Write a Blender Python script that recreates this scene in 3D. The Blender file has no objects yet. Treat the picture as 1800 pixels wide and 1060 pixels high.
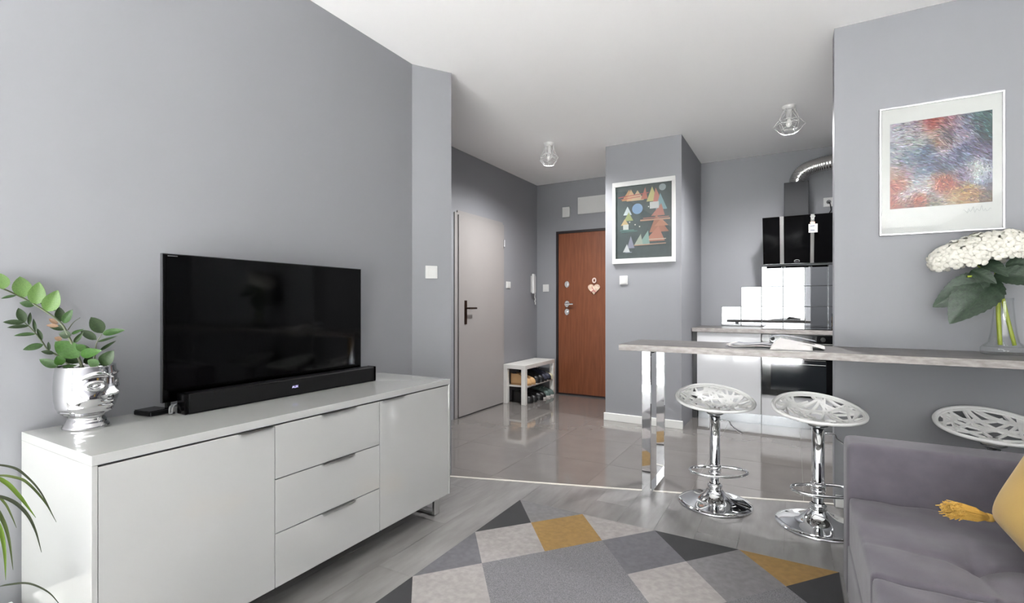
import bpy, bmesh, math, random
from math import sin, cos, pi, radians, sqrt, exp, atan2
from mathutils import Vector, Matrix
random.seed(7)
S = bpy.context.scene
COL = S.collection

# ---------------------------------------------------------------- camera, world, light, exposure
YAW = math.atan((1397 - 900) / 864.0)
HC = 1.15
cam_d = bpy.data.cameras.new('camera'); cam = bpy.data.objects.new('camera', cam_d); COL.objects.link(cam)
cam_d.sensor_width = 36; cam_d.lens = 36 * 864 / 1800; cam_d.shift_y = 5 / 1800
cam_d.clip_start = 0.02
cam.location = (0, 0, HC); cam.rotation_euler = (pi / 2, 0, YAW)
S.camera = cam
S.view_settings.view_transform = 'Standard'; S.view_settings.look = 'None'
S.view_settings.gamma = 1; S.view_settings.use_curve_mapping = False
S.view_settings.exposure = -0.22
S.cycles.use_denoising = True
S.cycles.max_bounces = 10; S.cycles.diffuse_bounces = 7; S.cycles.glossy_bounces = 6
S.cycles.transparent_max_bounces = 12; S.cycles.sample_clamp_indirect = 60
S.cycles.caustics_reflective = False; S.cycles.caustics_refractive = False
W = bpy.data.worlds.new('sky'); S.world = W; W.use_nodes = True
bg = W.node_tree.nodes['Background']; bg.inputs[0].default_value = (1.0, 1.0, 1.0, 1); bg.inputs[1].default_value = 14.0
ROOM = dict(xr=2.5, yb=-6.0, H=2.72)
WINS = [(-2.12, 0.29, 0.15, 2.60), (0.96, 2.44, 0.15, 2.60)]      # windows of the wall behind the camera
for i, (a, b, c, d) in enumerate(WINS):
    L = bpy.data.lights.new('window_daylight', 'AREA'); L.shape = 'RECTANGLE'; L.size = b - a; L.size_y = d - c
    L.cycles.is_portal = True
    o = bpy.data.objects.new('window_daylight', L); COL.objects.link(o)
    o.location = ((a + b) / 2, ROOM['yb'] - 0.16, (c + d) / 2); o.rotation_euler = (pi / 2, 0, 0)

SL = bpy.data.lights.new('sun', 'SUN'); SL.energy = 640.0; SL.angle = radians(0.6); SL.color = (1.0, 1.0, 1.0)
sun = bpy.data.objects.new('sun', SL); COL.objects.link(sun)
sun.rotation_euler = (radians(65), 0, radians(-3))      # high sun behind the camera, falling on the floor just inside the windows

# ---------------------------------------------------------------- helpers
def lin(c):
    c = c / 255.0
    return c / 12.92 if c <= 0.04045 else ((c + 0.055) / 1.055) ** 2.4
def rgb(r, g, b): return (lin(r), lin(g), lin(b), 1)
def mat(name, col, rough=0.5, metal=0.0, coat=0.0, bump=0.0, bscale=200.0, vary=0.0, vscale=3.0, stretch=(1, 1, 1), emit=0.0,
        spec=0.5, rnd=0.0, coord='Object', trans=0.0, sheen=0.0, col2=None, detail=4.0):
    m = bpy.data.materials.new(name); m.use_nodes = True
    nt = m.node_tree; P = nt.nodes['Principled BSDF']
    P.inputs['Base Color'].default_value = col; P.inputs['Roughness'].default_value = rough
    P.inputs['Metallic'].default_value = metal; P.inputs['Coat Weight'].default_value = coat
    P.inputs['Coat Roughness'].default_value = 0.03; P.inputs['Specular IOR Level'].default_value = spec
    P.inputs['Transmission Weight'].default_value = trans; P.inputs['Sheen Weight'].default_value = sheen
    if emit: P.inputs['Emission Color'].default_value = col; P.inputs['Emission Strength'].default_value = emit
    def N(t): return nt.nodes.new(t)
    need = vary or bump or rnd or col2
    if need:
        tc = N('ShaderNodeTexCoord'); mp = N('ShaderNodeMapping'); mp.inputs['Scale'].default_value = stretch
        nt.links.new(tc.outputs[coord], mp.inputs[0])
        vec = mp.outputs[0]
        if rnd:
            oi = N('ShaderNodeObjectInfo'); ad = N('ShaderNodeVectorMath'); ad.operation = 'ADD'
            ml = N('ShaderNodeMath'); ml.operation = 'MULTIPLY'; ml.inputs[1].default_value = 37.0
            nt.links.new(oi.outputs['Random'], ml.inputs[0]); nt.links.new(ml.outputs[0], ad.inputs[1]); nt.links.new(vec, ad.inputs[0])
            vec = ad.outputs[0]
    if vary or col2 or rnd:
        ns = N('ShaderNodeTexNoise'); ns.inputs['Scale'].default_value = vscale; ns.inputs['Detail'].default_value = detail
        nt.links.new(vec, ns.inputs['Vector'])
        rp = N('ShaderNodeValToRGB'); k = vary
        c2 = col2 or tuple(min(1, x * (1 + k)) for x in col[:3]) + (1,)
        c1 = col if col2 else tuple(x * (1 - k) for x in col[:3]) + (1,)
        rp.color_ramp.elements[0].position = 0.34; rp.color_ramp.elements[1].position = 0.68
        rp.color_ramp.elements[0].color = c1; rp.color_ramp.elements[1].color = c2
        nt.links.new(ns.outputs[0], rp.inputs[0]); out = rp.outputs[0]
        if rnd:
            hs = N('ShaderNodeHueSaturation'); mr = N('ShaderNodeMapRange')
            mr.inputs['To Min'].default_value = 1 - rnd; mr.inputs['To Max'].default_value = 1 + rnd
            nt.links.new(oi.outputs['Random'], mr.inputs[0]); nt.links.new(mr.outputs[0], hs.inputs['Value'])
            nt.links.new(out, hs.inputs['Color']); out = hs.outputs[0]
        nt.links.new(out, P.inputs['Base Color'])
    if bump:
        nb = N('ShaderNodeTexNoise'); nb.inputs['Scale'].default_value = bscale; nb.inputs['Detail'].default_value = 3
        nt.links.new(vec, nb.inputs['Vector'])
        bn = N('ShaderNodeBump'); bn.inputs['Strength'].default_value = bump; bn.inputs['Distance'].default_value = 0.002
        nt.links.new(nb.outputs[0], bn.inputs['Height']); nt.links.new(bn.outputs[0], P.inputs['Normal'])
    return m
def vcol_mat(name, rough=0.5, coat=0.0):
    m = mat(name, (1, 1, 1, 1), rough, coat=coat); nt = m.node_tree
    a = nt.nodes.new('ShaderNodeVertexColor'); a.layer_name = 'Col'
    nt.links.new(a.outputs[0], nt.nodes['Principled BSDF'].inputs['Base Color']); return m
def glass_mat(name, tint=(1, 1, 1, 1), g=0.1):
    m = bpy.data.materials.new(name); m.use_nodes = True; nt = m.node_tree; nt.nodes.clear()
    o = nt.nodes.new('ShaderNodeOutputMaterial'); t = nt.nodes.new('ShaderNodeBsdfTransparent'); t.inputs[0].default_value = tint
    q = nt.nodes.new('ShaderNodeBsdfGlossy'); q.inputs['Roughness'].default_value = 0.02
    lw = nt.nodes.new('ShaderNodeLayerWeight'); lw.inputs[0].default_value = .5
    pw_ = nt.nodes.new('ShaderNodeMath'); pw_.operation = 'POWER'; pw_.inputs[1].default_value = 4.0; nt.links.new(lw.outputs['Facing'], pw_.inputs[0])
    f = nt.nodes.new('ShaderNodeMath'); f.operation = 'MULTIPLY_ADD'; f.inputs[1].default_value = .8; f.inputs[2].default_value = .03; nt.links.new(pw_.outputs[0], f.inputs[0])
    x = nt.nodes.new('ShaderNodeMixShader')
    nt.links.new(f.outputs[0], x.inputs[0]); nt.links.new(t.outputs[0], x.inputs[1]); nt.links.new(q.outputs[0], x.inputs[2])
    nt.links.new(x.outputs[0], o.inputs[0]); return m

def wloc(p):
    v = Vector((0, 0, 0))
    while p: v = v + p.location; p = p.parent
    return v
def obj(name, bm, m, parent=None, smooth=False, local=False, bev=0.0, sub=0, seg=2, label=None, kind=None):
    """link bm as one mesh; geometry is given in world space unless local=True"""
    if parent and not local: bmesh.ops.translate(bm, verts=bm.verts, vec=-wloc(parent))
    bmesh.ops.recalc_face_normals(bm, faces=bm.faces)
    me = bpy.data.meshes.new(name); bm.to_mesh(me); bm.free()
    for x in (m if isinstance(m, (list, tuple)) else [m]): me.materials.append(x)
    if smooth:
        for p in me.polygons: p.use_smooth = True
    o = bpy.data.objects.new(name, me); COL.objects.link(o)
    if parent: o.parent = parent
    if bev:
        b = o.modifiers.new('bevel', 'BEVEL'); b.width = bev; b.segments = seg; b.limit_method = 'ANGLE'
    if sub:
        s = o.modifiers.new('sub', 'SUBSURF'); s.levels = sub; s.render_levels = sub
    if label: o['label'] = label
    if kind: o['kind'] = kind
    return o
def tag(o, label, cat, group=None):
    o['label'] = label; o['category'] = cat
    if group: o['group'] = group
    return o
def thing(name, loc, label, cat, group=None, rz=0):
    o = bpy.data.objects.new(name, None); COL.objects.link(o); o.location = loc; o.rotation_euler = (0, 0, rz)
    o.empty_display_size = 0.05
    return tag(o, label, cat, group)
def struct_root(name, loc=(0, 0, 0)):
    o = bpy.data.objects.new(name, None); COL.objects.link(o); o.location = loc; o['kind'] = 'structure'; return o
def clone(o, parent=None):
    c = o.copy(); COL.objects.link(c); c.parent = parent
    for ch in list(o.children): clone(ch, c)
    return c
def BM(): return bmesh.new()
def box(bm, x0, x1, y0, y1, z0, z1):
    v = [bm.verts.new((x, y, z)) for z in (z0, z1) for y in (y0, y1) for x in (x0, x1)]
    fs = []
    for f in ((0, 2, 3, 1), (4, 5, 7, 6), (0, 1, 5, 4), (2, 6, 7, 3), (0, 4, 6, 2), (1, 3, 7, 5)):
        fs.append(bm.faces.new([v[i] for i in f]))
    return fs
def bx(*a): bm = BM(); box(bm, *a); return bm
def prism(bm, pts, z0, z1):
    a = [bm.verts.new((x, y, z0)) for x, y in pts]; b = [bm.verts.new((x, y, z1)) for x, y in pts]
    bm.faces.new(a); bm.faces.new(b); n = len(pts)
    for i in range(n): bm.faces.new((a[i], a[(i + 1) % n], b[(i + 1) % n], b[i]))
def lathe(bm, prof, c=(0, 0, 0), n=32, cap=False, M=None):
    rings = []
    for r, z in prof:
        rings.append([bm.verts.new((c[0] + r * cos(2 * pi * i / n), c[1] + r * sin(2 * pi * i / n), c[2] + z)) for i in range(n)])
    for a, b in zip(rings, rings[1:]):
        for i in range(n): bm.faces.new((a[i], a[(i + 1) % n], b[(i + 1) % n], b[i]))
    if cap: bm.faces.new(rings[0]); bm.faces.new(rings[-1])
    if M is not None: bmesh.ops.transform(bm, matrix=M, verts=[v for r in rings for v in r])
def tube(bm, pts, r, n=8, closed=False, cap=True):
    pts = [Vector(p) for p in pts]; N = len(pts); rings = []
    up = None
    for i, p in enumerate(pts):
        if closed: t = pts[(i + 1) % N] - pts[i - 1]
        else: t = pts[min(i + 1, N - 1)] - pts[max(i - 1, 0)]
        t.normalize()
        if up is None: up = t.orthogonal().normalized()
        u = (up - t * up.dot(t))
        u = u.normalized() if u.length > 1e-6 else t.orthogonal().normalized()
        up = u; w = t.cross(u)
        rr = r[i] if isinstance(r, (list, tuple)) else r
        rings.append([bm.verts.new(p + (u * cos(2 * pi * k / n) + w * sin(2 * pi * k / n)) * rr) for k in range(n)])
    for i in range(N if closed else N - 1):
        a, b = rings[i], rings[(i + 1) % N]
        for k in range(n): bm.faces.new((a[k], a[(k + 1) % n], b[(k + 1) % n], b[k]))
    if cap and not closed: bm.faces.new(rings[0]); bm.faces.new(rings[-1])
def cyl(bm, p, q, r, n=20): tube(bm, [p, q], r, n)
def bez(p0, p1, p2, n=10):
    p0, p1, p2 = Vector(p0), Vector(p1), Vector(p2)
    return [p0 * (1 - t) ** 2 + p1 * 2 * t * (1 - t) + p2 * t * t for t in [i / n for i in range(n + 1)]]
def spline(pts, n=6):
    P = [Vector(p) for p in pts]; P = [P[0] * 2 - P[1]] + P + [P[-1] * 2 - P[-2]]; out = []
    for i in range(1, len(P) - 2):
        for k in range(n):
            t = k / n
            out.append(0.5 * ((2 * P[i]) + (-P[i - 1] + P[i + 1]) * t + (2 * P[i - 1] - 5 * P[i] + 4 * P[i + 1] - P[i + 2]) * t * t
                              + (-P[i - 1] + 3 * P[i] - 3 * P[i + 1] + P[i + 2]) * t ** 3))
    out.append(P[-2]); return out
def text_bm(s, size, M, extrude=0.0004):
    cu = bpy.data.curves.new('t', 'FONT'); cu.body = s; cu.size = size; cu.extrude = extrude; cu.align_x = 'CENTER'; cu.align_y = 'CENTER'
    t = bpy.data.objects.new('t', cu); COL.objects.link(t)
    dg = bpy.context.evaluated_depsgraph_get(); me = bpy.data.meshes.new_from_object(t.evaluated_get(dg))
    bpy.data.objects.remove(t); bm = BM(); bm.from_mesh(me); bmesh.ops.transform(bm, matrix=M, verts=bm.verts); return bm

# ---------------------------------------------------------------- materials
M_wall = mat('grey_wall_paint', rgb(137, 138, 142), 0.62, bump=0.05, bscale=350, vary=0.02, vscale=1.2, coord='Object')
M_ceil = mat('white_ceiling_paint', rgb(244, 244, 243), 0.8, bump=0.04, bscale=300)
M_trim = mat('white_trim', rgb(225, 225, 222), 0.35)
M_white = mat('white_gloss_lacquer', rgb(176, 177, 175), 0.07, coat=0.5)
M_whitek = mat('white_gloss_kitchen', rgb(200, 201, 203), 0.08, spec=.22)
M_chrome = mat('chrome', (0.86, 0.87, 0.88, 1), 0.035, 1.0)
M_steel = mat('brushed_steel', (0.55, 0.55, 0.54, 1), 0.28, 1.0, bump=0.03, bscale=60, stretch=(1, 1, 30))
M_greymetal = mat('satin_grey_metal', (0.30, 0.31, 0.32, 1), 0.22, 1.0)
M_mirror = mat('mirror_tile', (0.36, 0.37, 0.38, 1), 0.015, 1.0)
M_black = mat('black_plastic', rgb(9, 9, 10), 0.4, spec=.2)
M_blackg = mat('black_gloss', rgb(6, 6, 7), 0.09, spec=.12)
M_screen = mat('tv_screen', rgb(2, 2, 2), 0.06, spec=0.28)
M_darkgap = mat('shadow_gap', rgb(60, 60, 62), 0.5)
M_hood = mat('dark_steel', rgb(36, 37, 39), 0.5, 0.0, spec=.15)
M_whitep = mat('white_plastic', rgb(206, 206, 204), 0.3)
M_stool = mat('white_stool_plastic', rgb(222, 222, 220), 0.3, spec=.3)
M_stone = mat('grey_stone_laminate', rgb(92, 89, 87), 0.34, spec=.25, col2=rgb(116, 112, 110), vscale=14, stretch=(1, 1.6, 1), detail=8)
M_stonee = mat('stone_edge', rgb(136, 131, 128), 0.4, spec=.2, col2=rgb(166, 161, 158), vscale=22, detail=9, stretch=(1, 1, 3))
M_tile = mat('glossy_floor_tile', rgb(116, 112, 109), 0.055, coat=0.3, col2=rgb(122, 118, 115), vscale=5, rnd=0.015)
M_grout = mat('grout', rgb(116, 113, 109), 0.5)
M_lam = mat('grey_oak_laminate', rgb(117, 115, 114), 0.3, col2=rgb(136, 134, 133), vscale=4.0, stretch=(5, 1.0, 1), rnd=0.03, bump=0.08, bscale=30, detail=9)
M_lamb = mat('laminate_joint', rgb(92, 90, 90), 0.6)
M_doorw = mat('brown_door_veneer', rgb(108, 60, 36), 0.42, col2=rgb(126, 74, 46), vscale=7, stretch=(7, 1, 0.5), detail=6)
M_doorg = mat('beige_white_door', rgb(146, 142, 140), 0.4, vary=0.02, vscale=2)
M_dark = mat('dark_frame', rgb(34, 28, 30), 0.4)
M_bronze = mat('dark_bronze', rgb(58, 44, 38), 0.3, 0.7)
M_sofa = mat('mauve_grey_fabric', rgb(78, 74, 82), 0.88, bump=0.35, bscale=420, col2=rgb(86, 82, 90), vscale=16, sheen=0.15, stretch=(1, 1, 1.0), detail=8)
M_yel = mat('mustard_fabric', rgb(176, 144, 72), 0.8, bump=0.3, bscale=500, sheen=0.2)
M_yelt = mat('mustard_thread', rgb(196, 158, 76), 0.75)
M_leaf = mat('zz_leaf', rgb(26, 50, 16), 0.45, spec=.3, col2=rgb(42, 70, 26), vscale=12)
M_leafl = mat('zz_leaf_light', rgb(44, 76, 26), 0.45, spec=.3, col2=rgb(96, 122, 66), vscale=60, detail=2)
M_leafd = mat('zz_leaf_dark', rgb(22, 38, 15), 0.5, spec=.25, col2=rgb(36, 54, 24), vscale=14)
M_leafb = mat('dry_leaf', rgb(132, 106, 84), 0.7, col2=rgb(96, 74, 56), vscale=20)
M_stem = mat('plant_stem', rgb(62, 70, 44), 0.45)
M_hleaf = mat('hydrangea_leaf', rgb(30, 44, 32), 0.5, col2=rgb(46, 64, 46), vscale=18, bump=0.4, bscale=40)
M_hstem = mat('hydrangea_stem', rgb(146, 158, 44), 0.45)
M_petal = mat('white_petal', rgb(208, 206, 196), 0.6, vary=0.02, vscale=20)
M_spider = mat('spider_leaf', rgb(48, 58, 30), 0.55, spec=.2, col2=rgb(74, 86, 42), vscale=8)
M_soil = mat('soil', rgb(48, 36, 28), 0.95, bump=0.8, bscale=90)
M_print = vcol_mat('art_print', 0.65, 0.0)
M_glass = glass_mat('clear_glass', (0.995, 1, 0.998, 1))
M_pane = glass_mat('window_glass', (0.97, 0.98, 0.98, 1))
M_paper = mat('paper', rgb(206, 203, 201), 0.8, spec=.1)
M_silver = mat('silver_frame', rgb(214, 214, 216), 0.25, 0.5)

# ---------------------------------------------------------------- room shell
XW, YB, H, XR = -2.168, ROOM['yb'], ROOM['H'], ROOM['xr']
XH, YD, YP = -2.955, 5.80, 3.34            # hall wall, back wall, picture wall
CA, CB = (-2.168, 2.46), (-2.02, 2.686)    # the oblique corner panel
def wall(name, bm): return obj(name, bm, M_wall, kind='structure')
bm = BM(); prism(bm, [(XW, YB - .12), CA, CB, (XH, CB[1] + 0.001), (XH, YB - .12)], 0, H)
wall('wall_left', bm)
wall('wall_hall', bx(XH - .12, XH, CB[1], YD + .12, 0, H))
bm = BM(); box(bm, XH, 2.0, YD, YD + .12, 0, H); wall('wall_back', bm)
wall('wall_pillar', bx(-1.635, -0.905, 4.71, YD, 0, H))
wall('wall_picture', bx(0.195, XR + .12, YP, YP + .14, 0, H))
wall('wall_kitchen', bx(1.30, 1.42, YP + .14, YD, 0, H))
wall('wall_right', bx(XR, XR + .12, YB - .12, YP, 0, H))
bm = BM(); xs = [XW - .8] + [v for w in WINS for v in w[:2]] + [XR + .12]
for i in range(0, len(xs), 2): box(bm, xs[i], xs[i + 1], YB - .12, YB, 0, H)
for (a, b, c, d) in WINS: box(bm, a, b, YB - .12, YB, 0, c); box(bm, a, b, YB - .12, YB, d, H)
wall('wall_window', bm)
obj('ceiling', bx(XH - .12, XR + .12, YB - .12, YD + .12, H, H + .1), M_ceil, kind='structure')
for i, (a, b, c, d) in enumerate(WINS):
    w = struct_root('window_%d' % (i + 1), ((a + b) / 2, YB - .06, c))
    bm = BM(); t = 0.05
    box(bm, a, b, YB - .1, YB - .03, c, c + t); box(bm, a, b, YB - .1, YB - .03, d - t, d)
    box(bm, a, a + t, YB - .1, YB - .03, c + t, d - t); box(bm, b - t, b, YB - .1, YB - .03, c + t, d - t)
    obj('window_frame', bm, M_trim, w)
    obj('pane', bx(a + t, b - t, YB - .07, YB - .062, c + t, d - t), M_pane, w)
    obj('window_sill', bx(a - .04, b + .04, YB, YB + .14, c - .035, c), M_trim, w)

# floor: slab, laminate planks up to the oblique strip, glossy tiles beyond it
P0, P1 = Vector((-2.02, 2.632, 0)), Vector((0.195, 3.375, 0))
dirb = (P1 - P0).normalized(); nb = Vector((-dirb.y, dirb.x, 0))
floor = obj('floor', bx(XH - .12, XR + .12, YB - .12, YD + .12, -.10, -.012), M_lamb, kind='structure')
def clipped(bm, side):
    g = bm.verts[:] + bm.edges[:] + bm.faces[:]
    r = bmesh.ops.bisect_plane(bm, geom=g, plane_co=P0, plane_no=nb, clear_outer=(side < 0), clear_inner=(side > 0))
    e = [x for x in bm.edges if len(x.link_faces) == 1]
    if e: bmesh.ops.holes_fill(bm, edges=e)
pw = 0.193; row = 0; x = XW
while x < XR:
    x2 = min(x + pw, XR); y = YB - (row * 0.47) % 1.285
    while y < YP:
        y0, y1 = max(y, YB), min(y + 1.285, YP)
        if y1 - y0 > .02:
            bm = bx(x + .0006, x2 - .0006, y0 + .0006, y1 - .0006, -.012, 0); clipped(bm, -1)
            if len(bm.faces) > 3: obj('plank', bm, M_lam, floor)
            else: bm.free()
        y += 1.285
    x = x2; row += 1
obj('grout_bed', bx(XH, 1.30, 2.65, YD, -.012, -.0015), M_grout, floor)
ts = 0.6; x = XH
while x < 1.3:
    y = YD
    while y > 2.4:
        bm = bx(x + .001, min(x + ts, 1.3) - .001, max(y - ts, 2.4) + .001, y - .001, -.0115, 0); clipped(bm, 1)
        if len(bm.faces) > 3: obj('tile', bm, M_tile, floor)
        else: bm.free()
        y -= ts
    x += ts
bm = BM(); box(bm, 0, (P1 - P0).length, -.009, .009, -.002, .003)
bmesh.ops.transform(bm, matrix=Matrix.Translation(P0) @ Matrix.Rotation(atan2(dirb.y, dirb.x), 4, 'Z'), verts=bm.verts)
obj('trim_1', bm, mat('threshold_strip', rgb(206, 202, 194), 0.35), kind='structure')
# baseboards
def basebd(name, pts, h=.07, t=.014):
    bm = BM()
    for (a, b) in zip(pts, pts[1:]):
        a, b = Vector(a + (0,)), Vector(b + (0,)); d = (b - a); L = d.length; d.normalize()
        m4 = Matrix.Translation(a) @ Matrix.Rotation(atan2(d.y, d.x), 4, 'Z')
        n0 = len(bm.verts); box(bm, 0, L, -t, 0, 0, h); bm.verts.ensure_lookup_table()
        vs = bm.verts[n0:]; bmesh.ops.transform(bm, matrix=m4, verts=vs)
    return obj(name, bm, M_trim, bev=.004, kind='structure')
basebd('baseboard_pillar', [(-1.649, 4.71), (-0.891, 4.71)], .075)
basebd('baseboard_hall', [(XH, 3.7), (XH, 2.70)], .07).scale = (1, 1, 1)
basebd('baseboard_left', [(XW, CA[1] - .02), (XW, YB)][::-1], .07)
basebd('baseboard_picture', [(0.2, YP), (XR, YP)], .07)

# ---------------------------------------------------------------- doors
# grey-white interior door in the hall wall
d1 = struct_root('door_1', (XH, 4.45, 0))
bm = BM(); box(bm, XH, XH + .012, 3.97, 4.018, 0.002, 2.075); box(bm, XH, XH + .012, 4.90, 4.93, .002, 2.075); box(bm, XH, XH + .012, 4.018, 4.90, 2.058, 2.10)
obj('door_frame', bm, M_doorg, d1)
bm = bx(XH + .002, XH + .026, 4.022, 4.896, .012, 2.055)
obj('door_leaf', bm, M_doorg, d1, bev=.002)
bm = BM(); tube(bm, [(XH + .03, 4.908, 1.82), (XH + .03, 4.908, 1.90)], .009, 10); obj('hinge', bm, M_silver, d1)
hp = obj('handle_plate', bx(XH + .026, XH + .033, 4.115, 4.155, .945, 1.19), M_bronze, d1, bev=.002)
bm = BM(); cyl(bm, (XH + .033, 4.135, 1.11), (XH + .078, 4.135, 1.11), .009, 12); tube(bm, [(XH + .078, 4.128, 1.11), (XH + .078, 4.26, 1.11)], .010, 10)
obj('door_handle', bm, M_bronze, d1)
# brown entrance door
d2 = struct_root('door_2', (-2.19, YD, 0))
bm = BM(); box(bm, -2.665, -2.635, YD - .03, YD, 0, 2.085); box(bm, -2.635, -1.74, YD - .03, YD, 2.055, 2.085); box(bm, -1.745, -1.715, YD - .03, YD, 0, 2.055)
obj('door_frame', bm, M_dark, d2)
obj('door_leaf', bx(-2.633, -1.747, YD - .022, YD - .002, .018, 2.053), M_doorw, d2, bev=.002)
obj('door_sill', bx(-2.633, -1.747, YD - .026, YD - .001, .0, .016), M_dark, d2)
def rosette(z, hr, name):
    bm = BM(); lathe(bm, [(0.001, 0), (.034, 0), (.034, .006), (.029, .010), (.001, .010)], n=24)
    lathe(bm, [(.014, .010), (.014, .018), (.001, .018)], n=16)
    bmesh.ops.transform(bm, matrix=Matrix.Translation((-2.515, YD - .022, z)) @ Matrix.Rotation(pi / 2, 4, 'X') @ Matrix.Scale(1.25, 4, (0, 1, 0)), verts=bm.verts)
    return obj(name, bm, M_chrome, d2, smooth=False)
rosette(1.405, 0, 'door_lock'); rosette(1.055, 0, 'door_lock')
r = rosette(1.155, 0, 'rosette')
bm = BM(); cyl(bm, (-2.515, YD - .03, 1.155), (-2.515, YD - .075, 1.155), .010, 12); tube(bm, [(-2.522, YD - .075, 1.155), (-2.41, YD - .075, 1.155)], .011, 12)
obj('door_handle', bm, M_chrome, d2)

# heart ornament on the brown door
ho = thing('heart_ornament', (-2.15, YD - .023, 1.31), 'cream heart-shaped ornament with a small ring on top, hung on the brown entrance door', 'ornament')
bm = BM(); n = 28; pts = []
for i in range(n):
    t = 2 * pi * i / n; pts.append((16 * sin(t) ** 3 / 16 * .078, (13 * cos(t) - 5 * cos(2 * t) - 2 * cos(3 * t) - cos(4 * t)) / 16 * .072))
prism(bm, pts, 0, .014)
bmesh.ops.transform(bm, matrix=Matrix.Translation((-2.15, YD - .024, 1.345)) @ Matrix.Rotation(pi / 2, 4, 'X'), verts=bm.verts)
obj('heart', bm, mat('cream_speckled', rgb(226, 212, 190), .6, col2=rgb(196, 160, 140), vscale=30), ho, bev=.004)
bm = BM(); tube(bm, [(-2.145 + .02 * cos(a), YD - .034, 1.445 + .026 * sin(a)) for a in [2 * pi * i / 16 for i in range(16)]], .009, 8, closed=True)
obj('ring', bm, mat('pinkish_cream', rgb(228, 206, 196), .5), ho, smooth=True)
bm = BM(); tube(bm, [(-2.19, YD - .042, 1.30), (-2.15, YD - .044, 1.325), (-2.17, YD - .044, 1.36)], .006, 6); tube(bm, [(-2.15, YD - .044, 1.325), (-2.12, YD - .042, 1.295)], .006, 6)
obj('ribbon', bm, mat('red_ribbon', rgb(206, 130, 130), .6), ho, smooth=True)

# ---------------------------------------------------------------- kitchen
kx0, kx1 = -0.895, 1.29
ct = obj('kitchen_worktop', bx(-0.90, kx1, 5.20, YD - .012, .875, .915), [M_stone, M_stonee], bev=.002)
for p in ct.data.polygons: p.material_index = 1 if p.normal.y < -.9 else 0
tag(ct, 'long grey stone-look kitchen worktop under the mirrored tiles', 'worktop')
# mirrored tiles
bs = struct_root('wall_backsplash', (-0.1, YD, .915))
for r_, (xs0, z) in enumerate([(-0.695, .918), (-0.4985, 1.1275), (-0.302, 1.337)]):
    k = 0
    while xs0 + k * .1965 < kx1 - .05:
        xa = xs0 + k * .1965
        if not (r_ == 2 and xa > .42):
            obj('tile', bx(xa + .003, min(xa + .1935, kx1), YD - .008, YD - .002, z + .002, z + .2065), M_mirror, bs, bev=.0012, seg=1)
        k += 1
bm = BM()
for r_, (xs0, z) in enumerate([(-0.695, .916), (-0.4985, 1.1275), (-0.302, 1.337)]): box(bm, xs0 + .001, kx1 - .001, YD - .0025, YD - .0002, z, z + .2095)
obj('grout', bm, M_darkgap, bs)
def cabinet(x0, x1, label, drawers=False):
    c = thing('base_cabinet', ((x0 + x1) / 2, 5.5, 0), label, 'cabinet', None)
    obj('body', bx(x0 + .001, x1 - .001, 5.245, YD - .015, .10, .872), M_trim, c)
    obj('plinth', bx(x0 + .001, x1 - .001, 5.29, 5.31, 0, .099), M_greymetal, c)
    return c
c1 = cabinet(-0.855, -0.277, 'white high-gloss kitchen base cabinet with one plain door, left of the oven')
obj('door', bx(-0.853, -0.279, 5.22, 5.243, .103, .868), M_whitek, c1, bev=.0015)
fl = obj('filler_panel', bx(-0.903, -0.857, 5.25, 5.27, 0.0, .872), M_darkgap); tag(fl, 'narrow dark filler strip between the pillar and the white kitchen cabinet', 'panel')
ovc = cabinet(-0.275, 0.325, 'white gloss kitchen cabinet unit that holds the built-in black oven')
obj('drawer', bx(-0.273, 0.323, 5.22, 5.243, .103, .292), M_whitek, ovc, bev=.0015)
c3 = cabinet(0.327, 1.28, 'white gloss kitchen base cabinet to the right of the oven, behind the picture wall')
obj('door', bx(0.329, 0.80, 5.22, 5.243, .103, .868), M_whitek, c3, bev=.0015); obj('door', bx(0.803, 1.278, 5.22, 5.243, .103, .868), M_whitek, c3, bev=.0015)
ov = thing('built_in_oven', (0.025, 5.21, .296), 'black glass built-in oven under the kitchen worktop', 'oven')
obj('control_panel', bx(-0.271, 0.321, 5.208, 5.242, .795, .868), M_blackg, ov, bev=.0015)
od = obj('oven_door', bx(-0.271, 0.321, 5.208, 5.240, .300, .785), M_blackg, ov, bev=.0015)
obj('oven_window', bx(-0.195, 0.245, 5.2055, 5.2075, .355, .715), mat('oven_window_glass', rgb(30, 33, 36), 0.06, spec=.15), od)
bm = BM()
for z in (.60, .64, .68): tube(bm, [(-0.19, 5.204, z), (0.24, 5.204, z)], .0018, 6)
obj('oven_rack', bm, M_steel, od)
bm = BM(); tube(bm, [(-0.22, 5.165, .755), (0.27, 5.165, .755)], .009, 12); cyl(bm, (-.2, 5.21, .755), (-.2, 5.165, .755), .007); cyl(bm, (.25, 5.21, .755), (.25, 5.165, .755), .007)
obj('handle', bm, M_blackg, od, smooth=True)
for xk in (-.18, .22):
    bm = BM(); lathe(bm, [(.019, 0), (.019, .02), (.001, .022)], n=20); bmesh.ops.transform(bm, matrix=Matrix.Translation((xk, 5.208, .832)) @ Matrix.Rotation(pi / 2, 4, 'X'), verts=bm.verts)
    obj('knob', bm, M_black, ov)
hb = obj('ceramic_hob', bx(-0.27, 0.31, 5.25, 5.74, .915, .921), M_blackg, bev=.001); tag(hb, 'flat black glass hob set on the kitchen worktop below the range hood', 'hob')

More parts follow.
